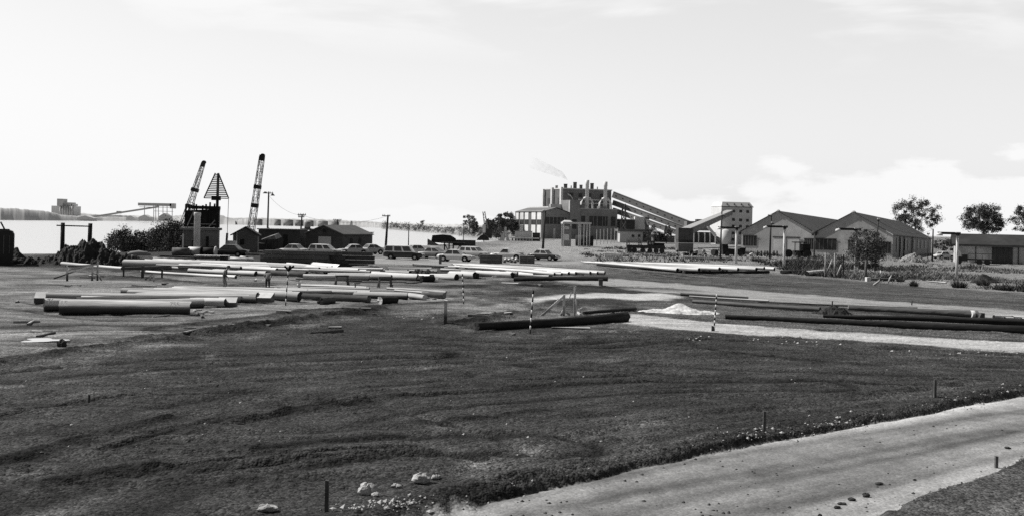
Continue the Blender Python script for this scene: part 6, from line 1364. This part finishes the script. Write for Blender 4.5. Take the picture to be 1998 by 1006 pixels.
# ------------------------------------------------------------------ cars
def paint(v): return M('car_paint_%d' % int(v * 1000), v, .06, 2, rough=.28, spec=.5, rnd=0)
tyre = M('tyre_rubber', .02, .2, 4); chrome = M('chrome', .6, .05, 3, rough=.15, metallic=1.0, rnd=0); carglass = M('car_glass', .05, .1, 1, rough=.12, spec=.8, rnd=0)
def ring(x, w, zb, zt, n=6):
    """half outline, mirrored: rounded body section"""
    pts = [(.55 * w, zb), (.9 * w, zb + .02), (w, zb + .16), (w * 1.0, zb + (zt - zb) * .55), (w * .97, zb + (zt - zb) * .85), (w * .88, zt - .01), (w * .5, zt + .02), (0, zt + .03)]
    full = [(x, y, z) for y, z in pts] + [(x, -y, z) for y, z in reversed(pts[:-1])]
    return full
def car(label, u, vb, rz, kind, v, roofv=None, L_=4.5, W_=1.72, Hh=1.5, group='cars parked on the open ground', glassv=None, cat='car'):
    p = snap(G(u, vb)) if GROUND_Z else G(u, vb)
    r = thing('parked_' + {'ute': 'pickup', 'van': 'van'}.get(kind, 'car'), label, cat, p, R(rz), group)
    h = L_ / 2; w = W_ / 2; zb = .24; belt = .92 if Hh < 1.6 else 1.0; hood = belt - .08
    st = [(-h, w * .8, .42, belt - .22), (-h + .08, w * .9, .36, belt - .1), (-h + .5, w * .97, zb + .04, belt - .02), (-h * .45, w, zb, belt), (0, w, zb, belt), (h * .35, w, zb, belt), (h * .5, w * .99, zb, hood + .02), (h - .5, w * .96, zb + .03, hood - .02), (h - .1, w * .9, .34, hood - .1), (h, w * .8, .4, hood - .24)]
    if kind in ('wagon', 'van'): st[0] = (-h, w * .86, .38, belt - .06); st[1] = (-h + .08, w * .93, .34, belt - .01)
    mb = MB(); vs = []; fs = []
    for q in st: vs += ring(*q)
    m = len(ring(*st[0]))
    for i in range(len(st) - 1):
        for j in range(m): fs.append((i * m + j, (i + 1) * m + j, (i + 1) * m + (j + 1) % m, i * m + (j + 1) % m))
    fs.append(tuple(range(m))); fs.append(tuple((len(st) - 1) * m + j for j in reversed(range(m))))
    mb.add(vs, fs, 0, True); mb.build('body', paint(v), r)
    # cabin: belt line corners and roof line corners
    xb0, xt0, xt1, xb1 = {'sedan': (-h * .62, -h * .36, h * .16, h * .42), 'wagon': (-h * .97, -h * .86, h * .12, h * .40), 'van': (-h * .98, -h * .90, h * .30, h * .52), 'ute': (-h * .12, -h * .05, h * .20, h * .42), 'fast': (-h * .80, -h * .30, h * .16, h * .42)}[kind]
    wb, wt = w * .93, w * .74; z0, z1 = belt - .03, Hh - .05
    B4 = [(xb0, -wb, z0), (xb1, -wb, z0), (xb1, wb, z0), (xb0, wb, z0)]; T4 = [(xt0, -wt, z1), (xt1, -wt, z1), (xt1, wt, z1), (xt0, wt, z1)]
    rp = paint(roofv if roofv is not None else v)  # roof tone: two-tone paint on some cars, sunlit top painted in on others
    MB().hexa(B4, T4).build('cabin', rp, r)
    vs = []; n = 7
    for (k, f, dz) in ((0, 1.0, 0), (1, .97, .04), (2, .8, .065)):
        for x in np.linspace(xt0, xt1, n):
            pass
    rb = MB(); xs = np.linspace(xt0 - .06, xt1 + .06, 9); cols = [(-wt - .02, 0), (-wt * .8, .045), (0, .07), (wt * .8, .045), (wt + .02, 0)]
    vs = [(x, y, z1 + dz * (1 - abs((x - (xt0 + xt1) / 2) / ((xt1 - xt0) / 2 + .06)) ** 4)) for x in xs for y, dz in cols]; fs = []
    for i in range(8):
        for j in range(4): fs.append((i * 5 + j, (i + 1) * 5 + j, (i + 1) * 5 + j + 1, i * 5 + j + 1))
    rb.add(vs, fs, 0, True); rb.build('roof', rp, r)
    def lerp3(a, b, t): return tuple(a[i] + (b[i] - a[i]) * t for i in range(3))
    def pane(bl, br, tl, tr, x0, x1, name='window'):
        a, b = lerp3(bl, br, x0), lerp3(bl, br, x1); c, d = lerp3(tl, tr, x0), lerp3(tl, tr, x1)
        lo, hi = .14, .88
        q = [lerp3(a, c, lo), lerp3(b, d, lo), lerp3(b, d, hi), lerp3(a, c, hi)]
        nrm = (Vector(q[1]) - Vector(q[0])).cross(Vector(q[3]) - Vector(q[0])).normalized() * .012
        MB().quad(*[tuple(Vector(k) + nrm) for k in q]).build(name, carglass, r)
    nside = {'sedan': 2, 'fast': 2, 'wagon': 3, 'van': 3, 'ute': 1}[kind]
    for i in range(nside):
        a0, a1 = i / nside + .03, (i + 1) / nside - .03
        pane(B4[0], B4[1], T4[0], T4[1], a0, a1); pane(B4[2], B4[3], T4[2], T4[3], a0, a1)
    pane(B4[1], B4[2], T4[1], T4[2], .06, .94, 'windscreen'); pane(B4[3], B4[0], T4[3], T4[0], .08, .92, 'rear_window')
    for x in (-h * .60, h * .62):
        for y in (-1, 1):
            wl = MB().tube([(x, y * (w - .16), .33), (x, y * (w + .015), .33)], .33, 18).build('wheel', tyre, r)
            MB().tube([(x, y * (w + .012), .33), (x, y * (w + .03), .33)], .17, 14).build('hub_cap', chrome if v > .2 else M('hub_pale', .4, .1, 2), wl)
            MB().tube([(x, y * (w * .985), .36), (x, y * (w + .006), .36)], .40, 18).build('wheel_arch', M('arch_shadow', .015, .1, 2), r)
    MB().box(h - .02, h + .09, -w * .95, w * .95, .40, .52).build('bumper', chrome, r); MB().box(-h - .09, -h + .02, -w * .95, w * .95, .40, .52).build('bumper', chrome, r)
    for y in (-1, 1):
        MB().tube([(h - .08, y * w * .66, hood - .2), (h + .02, y * w * .66, hood - .2)], .11, 12).build('headlight', M('lamp_glass', .7, .05, 1, rough=.2), r); MB().box(-h - .02, -h + .05, y * w * .7 - .06, y * w * .7 + .06, .58, .78).build('tail_light', M('lamp_red', .08, .1, 1, rough=.3), r)
    MB().box(h - .04, h + .015, -w * .5, w * .5, .52, .68).build('grille', chrome, r)
    if kind == 'ute':
        MB().box(-h + .12, xb0 - .1, -w * .85, w * .85, belt - .02, belt + .015).build('tray_shade', M('tray_shadow', .05, .2, 1), r)  # flat dark sheet painted as the shade inside the open tray
    return r
car('pale saloon half hidden by the beam stack, first in the row', 571, 497, 165, 'sedan', .50)
car('two-tone station wagon in front of the garage door', 637, 498, -9, 'wagon', .30, .72, 4.9, 1.8, 1.55)
car('pale saloon nosed towards the huts, next to the wagon', 688, 497, 205, 'sedan', .42, .66)
car('grey-white rounded saloon beside the thick power pole', 722, 496, 215, 'fast', .40, .5, 4.2)
car('dark wagon with white roof and white tail, longest in the row', 788, 506, -6, 'van', .028, .72, 5.1, 1.85, 1.8, cat='van')
car('white saloon partly hidden between the dark wagon and the grey fastback', 813, 497, 30, 'sedan', .66)
car('mid grey fastback behind the dark wagon', 843, 504, 155, 'fast', .17, .42, 4.4)
car('white saloon with whitewall hubs, nearest the log rows', 889, 510, -14, 'sedan', .60, .66, 4.6)
car('pale wagon with an open dark bonnet behind the white saloon', 927, 504, -28, 'wagon', .36, .62, 4.6, 1.76, 1.6)
car('white pickup behind the two low crates', 990, 506, 168, 'ute', .66, .78, 4.7)
car('dark saloon with white roof, alone at the end of the row', 1061, 507.5, -30, 'sedan', .035, .7, 4.4)
r = car('long dark car parked before the gabled hut', 447, 500, 172, 'sedan', .025, .06, 5.0)
# flatbed truck by the store shed, small white car in the gap
p = G(1903, 516); s = p.y / F; r = thing('flatbed_truck', 'dark flatbed truck with a rail frame before the store doors', 'truck', p, R(-21))
root_box('flatbed', r, darkw, -14 * s, 34 * s, 0, 2.1, .75, .95); root_box('bonnet', r, darkw, -34 * s, -22 * s, .3, 1.8, .5, 1.25); root_box('cab', r, darkw, -24 * s, -14 * s, .15, 1.95, .5, 1.6)
for x in (-29, 8, 22):
    for y in (-.05, 1.85):
        MB().tube([(x * s, y, .42), (x * s, y + .2, .42)], .42, 14).build('wheel', tyre, r)
for x in (-13, 0, 12, 24, 33): root_box('stanchion', r, cranem, x * s - .03, x * s + .03, .05, .1, .95, 1.75)
root_box('top_rail', r, cranem, -13 * s, 33 * s, .04, .11, 1.72, 1.8)
car('small pale car in the gap between the long shed and the store', 1841, 505, 20, 'sedan', .6, .7, 4.2, group=None)
# crates by the white pickup
def crate(label, u0, u1, vt, vb):
    p = snap(G((u0 + u1) / 2, vb)); s = p.y / F; w = (u1 - u0) / 2 * s; h = (vb - vt) * s; r = thing('timber_crate', label, 'crate', p, R(3), 'low timber crates before the white pickup'); cm = M('crate_board', .12, .35, 2, rnd=.2)
    for k in range(3): z = .04 + (h - .06) * k / 3; hh = (h - .06) / 3 - .03; root_box('board', r, cm, -w, w, 0, .06, z, z + hh); root_box('side_board', r, cm, w - .06, w, .06, 1.6, z, z + hh); root_box('side_board', r, cm, -w, -w + .06, .06, 1.6, z, z + hh); root_box('back_board', r, cm, -w + .06, w - .06, 1.54, 1.6, z, z + hh)
    for x in (-w * .96, 0, w * .9): root_box('batten', r, cm, x - .05, x + .07, -.03, 0, 0, h)
    root_box('lid', r, M('crate_lid', .22, .3, 2), -w, w, .0, 1.6, h - .02, h + .03)
    return r
crate('larger low timber crate beside the pale wagon', 936, 980, 497, 513.5); crate('smaller low timber crate beside the dark saloon', 1014, 1043, 499, 513.5)
for i in range(9):
    q = snap(G(984 + 3.4 * i, 512 - (i % 3))); s = q.y / F
    one('short_billet', MB().tube([(-.1, 0, .16 + (i % 2) * .25), (.1, -.5, .16 + (i % 2) * .25)], .15, 10), wood['W' if i % 2 else 'D'], 'short billet in the small pile between the two crates', 'billet', 'billets between the crates', q)
# ------------------------------------------------------------------ people
def person(label, u, vb, hpx, rz, pose, mats, hat=False, stoop=0.0):
    """body is one continuous skinned mesh; shirt, trousers, shoes are material zones; hair and hat are children"""
    p = snap(G(u, vb)); H_ = hpx * p.y / F; k = H_ / 1.72
    J = {}
    def lean(y, z): a = stoop * max(0, (z - .95) / .6); return (y + math.sin(a) * max(0, z - .95) * .95, .95 + (z - .95) * math.cos(a) if z > .95 else z)
    V = []; RAD = []; E = []
    def add(x, y, z, r, prev=None, raw=False):
        if not raw: y, z = lean(y, z)
        V.append((x * k, y * k, z * k)); RAD.append(r * k)
        if prev is not None: E.append((prev, len(V) - 1))
        return len(V) - 1
    pel = add(0, 0, .93, .145); sp = add(0, 0, 1.1, .135, pel); ch = add(0, .01, 1.30, .165, sp); nk0 = add(0, .01, 1.43, .085, ch); nk = add(0, .03, 1.50, .055, nk0)
    hd0 = add(0, .05, 1.57, .085, nk); hd = add(0, .055, 1.65, .095, hd0); hd1 = add(0, .05, 1.70, .065, hd)
    add(0, .15, 1.585, .02, hd0)      # nose and jaw ridge
    wr = []
    for s_, (kn, an, el, hn) in zip((-1, 1), pose):
        hp = add(s_ * .10, 0, .86, .105, pel); kk = add(s_ * .11 , kn[0], kn[1], .07, hp, True); aa = add(s_ * .11, an[0], an[1], .048, kk, True); add(s_ * .12, an[0] + .12, .045, .045, aa, True)
        shd = add(s_ * .19, .0, 1.40, .075, ch); e = add(s_ * el[0], el[1], el[2], .05, shd); w_ = add(s_ * hn[0], hn[1], hn[2], .033, e); wr.append((s_, w_, e))
        pm = add(s_ * hn[0], hn[1] + .02, hn[2] - .07, .035, w_)
        for f_ in range(4):
            a = add(s_ * hn[0] + (f_ - 1.5) * .019, hn[1] + .03, hn[2] - .12, .0095, pm); add(s_ * hn[0] + (f_ - 1.5) * .02, hn[1] + .045, hn[2] - .165 + abs(f_ - 1.4) * .008, .008, a)
        t = add(s_ * hn[0] - s_ * .035, hn[1] + .05, hn[2] - .08, .011, pm); add(s_ * hn[0] - s_ * .04, hn[1] + .07, hn[2] - .11, .009, t)
    me = bpy.data.meshes.new('person'); me.from_pydata(V, E, []); o = bpy.data.objects.new('person', me); COL.objects.link(o)
    sk = o.modifiers.new('skin', 'SKIN'); sk.use_smooth_shade = True
    for i, q in enumerate(me.skin_vertices[0].data): q.radius = (RAD[i], RAD[i]); q.use_root = (i == 0)
    sb = o.modifiers.new('sub', 'SUBSURF'); sb.levels = 1; sb.render_levels = 1
    dg = bpy.context.evaluated_depsgraph_get(); m2 = bpy.data.meshes.new_from_object(o.evaluated_get(dg)); o.modifiers.clear(); o.data = m2; bpy.data.meshes.remove(me)
    m2.materials.clear()
    for m in mats: m2.materials.append(m)
    hands = [Vector(V[w_]) for _, w_, _ in wr]; zn = V[nk][2]
    for f in m2.polygons:
        c = f.center; f.use_smooth = True
        if c.z > V[nk0][2] + .05 * k: f.material_index = 0
        elif min((c - q).length for q in hands) < .20 * k and c.z < hands[0].z + .02 * k + .05: f.material_index = 0
        elif c.z < .09 * k: f.material_index = 3
        elif c.z < .93 * k: f.material_index = 2
        else: f.material_index = 1
    o.location = p; o.rotation_euler = (0, 0, R(rz)); tag(o, label, 'person', None)
    hc = Vector(V[hd])
    MB().lathe([(.10 * k, -.03 * k), (.105 * k, .02 * k), (.085 * k, .07 * k), (.03 * k, .095 * k)], 14, (hc.x, hc.y - .012 * k, hc.z)).build('hair', M('hair_dark', .02, .3, 5), o)
    if hat:
        MB().lathe([(.17 * k, .03 * k), (.165 * k, .045 * k), (.105 * k, .05 * k), (.1 * k, .13 * k), (.06 * k, .15 * k)], 18, (hc.x, hc.y, hc.z)).build('hat', M('felt_hat', .06, .2, 3), o)
    for q in (-1, 1): MB().lathe([(.012 * k, -.012 * k), (.012 * k, .012 * k)], 6, (q * .033 * k, hc.y + .088 * k, hc.z - .01 * k)).build('eye', M('hair_dark', .02), o)
    return o
skin = M('skin', .28, .1, 3); 
person('man in a dark brimmed hat standing behind the logs, head bent', 437, 569, 50, -60, (((.03, .48), (0, .07), (.27, .02, 1.13), (.25, .16, .92)), ((.12, .50), (-.03, .08), (.27, .0, 1.13), (.24, .2, .95))), [skin, M('shirt_dark', .06, .3, 3), M('trousers_grey', .13, .3, 3), M('boots', .02, .2, 3)], True, .28)
person('man in a pale shirt and dark trousers, bowed with his back turned', 522, 567, 44, 10, (((.06, .48), (0, .07), (.28, .10, 1.16), (.18, .30, 1.0)), ((.06, .48), (-.02, .07), (.28, .10, 1.16), (.18, .30, 1.0))), [skin, M('shirt_grey', .20, .3, 3), M('trousers_dark', .03, .3, 3), MATS['boots']], False, .85)
person('dark figure with a pale round hat standing on the bank by the spoil heap', 137, 519, 38, 0, (((.02, .48), (0, .07), (.26, .02, 1.13), (.25, .1, .9)), ((.02, .48), (0, .07), (.26, .02, 1.13), (.25, .1, .9))), [skin, M('shirt_dark', .06), MATS['trousers_dark'], MATS['boots']], True, .1)
# ------------------------------------------------------------------ grass
gd = M('dry_grass', .16, .45, .6, rnd=0); gl = M('pale_grass', .22, .3, .6, rnd=0); gk = M('green_weeds', .06, .4, .6, rnd=0)
mb = MB(); rg = random.Random(11)
def tuft(p, h, n, sp, mi):
    for _ in range(n):
        a = rg.uniform(0, 6.28); r0 = sp * math.sqrt(rg.random()); x, y = p.x + r0 * math.cos(a), p.y + r0 * math.sin(a)
        hh = h * rg.uniform(.4, 1.15); l = rg.uniform(-1.1, 1.1) * hh; w = rg.uniform(.03, .07) * (1 + p.y / 200); b = rg.uniform(0, 3.14)
        dx, dy = w * math.cos(b), w * math.sin(b)
        mb.add([(x - dx, y - dy, p.z - .05), (x + dx, y + dy, p.z - .05), (x + l, y + rg.uniform(-.2, .2) * hh, p.z + hh)], [(0, 1, 2)], mi)
zone = GW([(1100, 490), (1200, 483), (1480, 488), (1700, 500), (2100, 516), (2100, 578), (1998, 569), (1860, 558), (1700, 548), (1540, 533), (1515, 520), (1300, 506), (1150, 500)])
rn = np.random.RandomState(4); UU = rn.uniform(1090, 2060, 26000); VV = rn.uniform(480, 580, 26000)
PP = [G(u, v) for u, v in zip(UU, VV)]; AX = np.array([p.x for p in PP]); AY = np.array([p.y for p in PP])
okz = poly_sd(zone, AX, AY) < 0; c1 = fbm(AX * .16, AY * .08, 91, 3); c2 = fbm(AX * .1 + 9, AY * .06, 95, 3)
pick = [i for i in range(len(PP)) if okz[i] and rn.rand() < (c1[i] - .42) * 4.5][:4200]
for i in pick:
    mi = 2 if c2[i] > .54 else (0 if rn.rand() < .7 else 1)
    tuft(snap(PP[i]), rg.uniform(.10, .28) * (1.7 if mi == 2 else 1) * (.6 + 1.2 * max(0, c1[i] - .42) * 4), 7, .6, mi)
for i in range(260):   # at the foot of posts and sheds
    u = rg.uniform(1140, 1860); tuft(snap(G(u, rg.uniform(497, 512))), rg.uniform(.4, .8), 7, .6, rg.choice((0, 1, 2, 2)))
tag(mb.build('grass', [gd, gl, gk]), 'dry rank grass and weeds on the verge before the sheds', 'grass', None, 'stuff')
def grass_bush(label, u, vb, wpx, hpx, m=None):
    p = snap(G(u, vb)); s = p.y / F; r = random.Random(u); b = MB()
    for _ in range(260):
        a = r.uniform(0, 6.28); q = math.sqrt(r.random()); x, y = q * wpx / 2 * s * .5 * math.cos(a), q * wpx / 2 * s * .4 * math.sin(a); h = hpx * s * r.uniform(.5, 1.05) * (1 - .45 * q); w = .05; bb = r.uniform(0, 3.14)
        lx, ly = x * .9 + r.uniform(-.2, .2), y * .9 + r.uniform(-.2, .2)
        b.add([(x - w * math.cos(bb), y - w * math.sin(bb), -.05), (x + w * math.cos(bb), y + w * math.sin(bb), -.05), (x + lx, y + ly, h)], [(0, 1, 2)], r.choice((0, 0, 1)))
    return one('grass_clump', b, [M('clump_dark', .045, .4, 1), gd], label, 'grass clump', 'clumps of rank grass along the verge', p)
for u, vb, w, h, lb in ((1783, 557, 20, 16, 'dark grass clump on the verge, farthest from the last lamp post'), (1872, 560, 44, 22, 'largest dark grass clump, at the foot of the last lamp post'), (1918, 557, 34, 20, 'dark grass clump beside the largest one, towards the frame edge'), (1958, 566, 36, 16, 'pale topped grass clump nearest the frame edge'), (1757, 549, 20, 14, 'dark grass clump beside the leaning bleached stick'), (1752, 540, 26, 10, 'low grass clump behind the bleached stick'), (1546, 512, 40, 14, 'grass clump behind the second white lamp post'), (1300, 500, 60, 12, 'wide low weeds below the rail crane'), (1480, 510, 46, 12, 'wide low weeds before the dark uprights'), (1815, 545, 30, 10, 'low dark weeds between the clumps and the last lamp post')):
    grass_bush(lb, u, vb, w, h)
# ------------------------------------------------------------------ wires between the poles
def wire(label, a, b, sag):
    a = Vector(a); b = Vector(b); pts = [a.lerp(b, t / 10) - Vector((0, 0, sag * 4 * (t / 10) * (1 - t / 10))) for t in range(11)]
    one('overhead_wire', MB().tube(pts, .018, 5), cranem, label, 'wire', 'overhead wires between the power poles')
wire('thin overhead wire from the garage pole to the thick pole', P(588, 420, 172), P(755, 422, 184), 1.2); wire('thin overhead wire from the garage pole to the two-lamp pole', P(588, 420, 172), P(524, 381, 185), .8)
wire('thin overhead wire from the bare pole towards the second shed', P(1819, 448, 180), P(1711, 430, 100), 1.0)
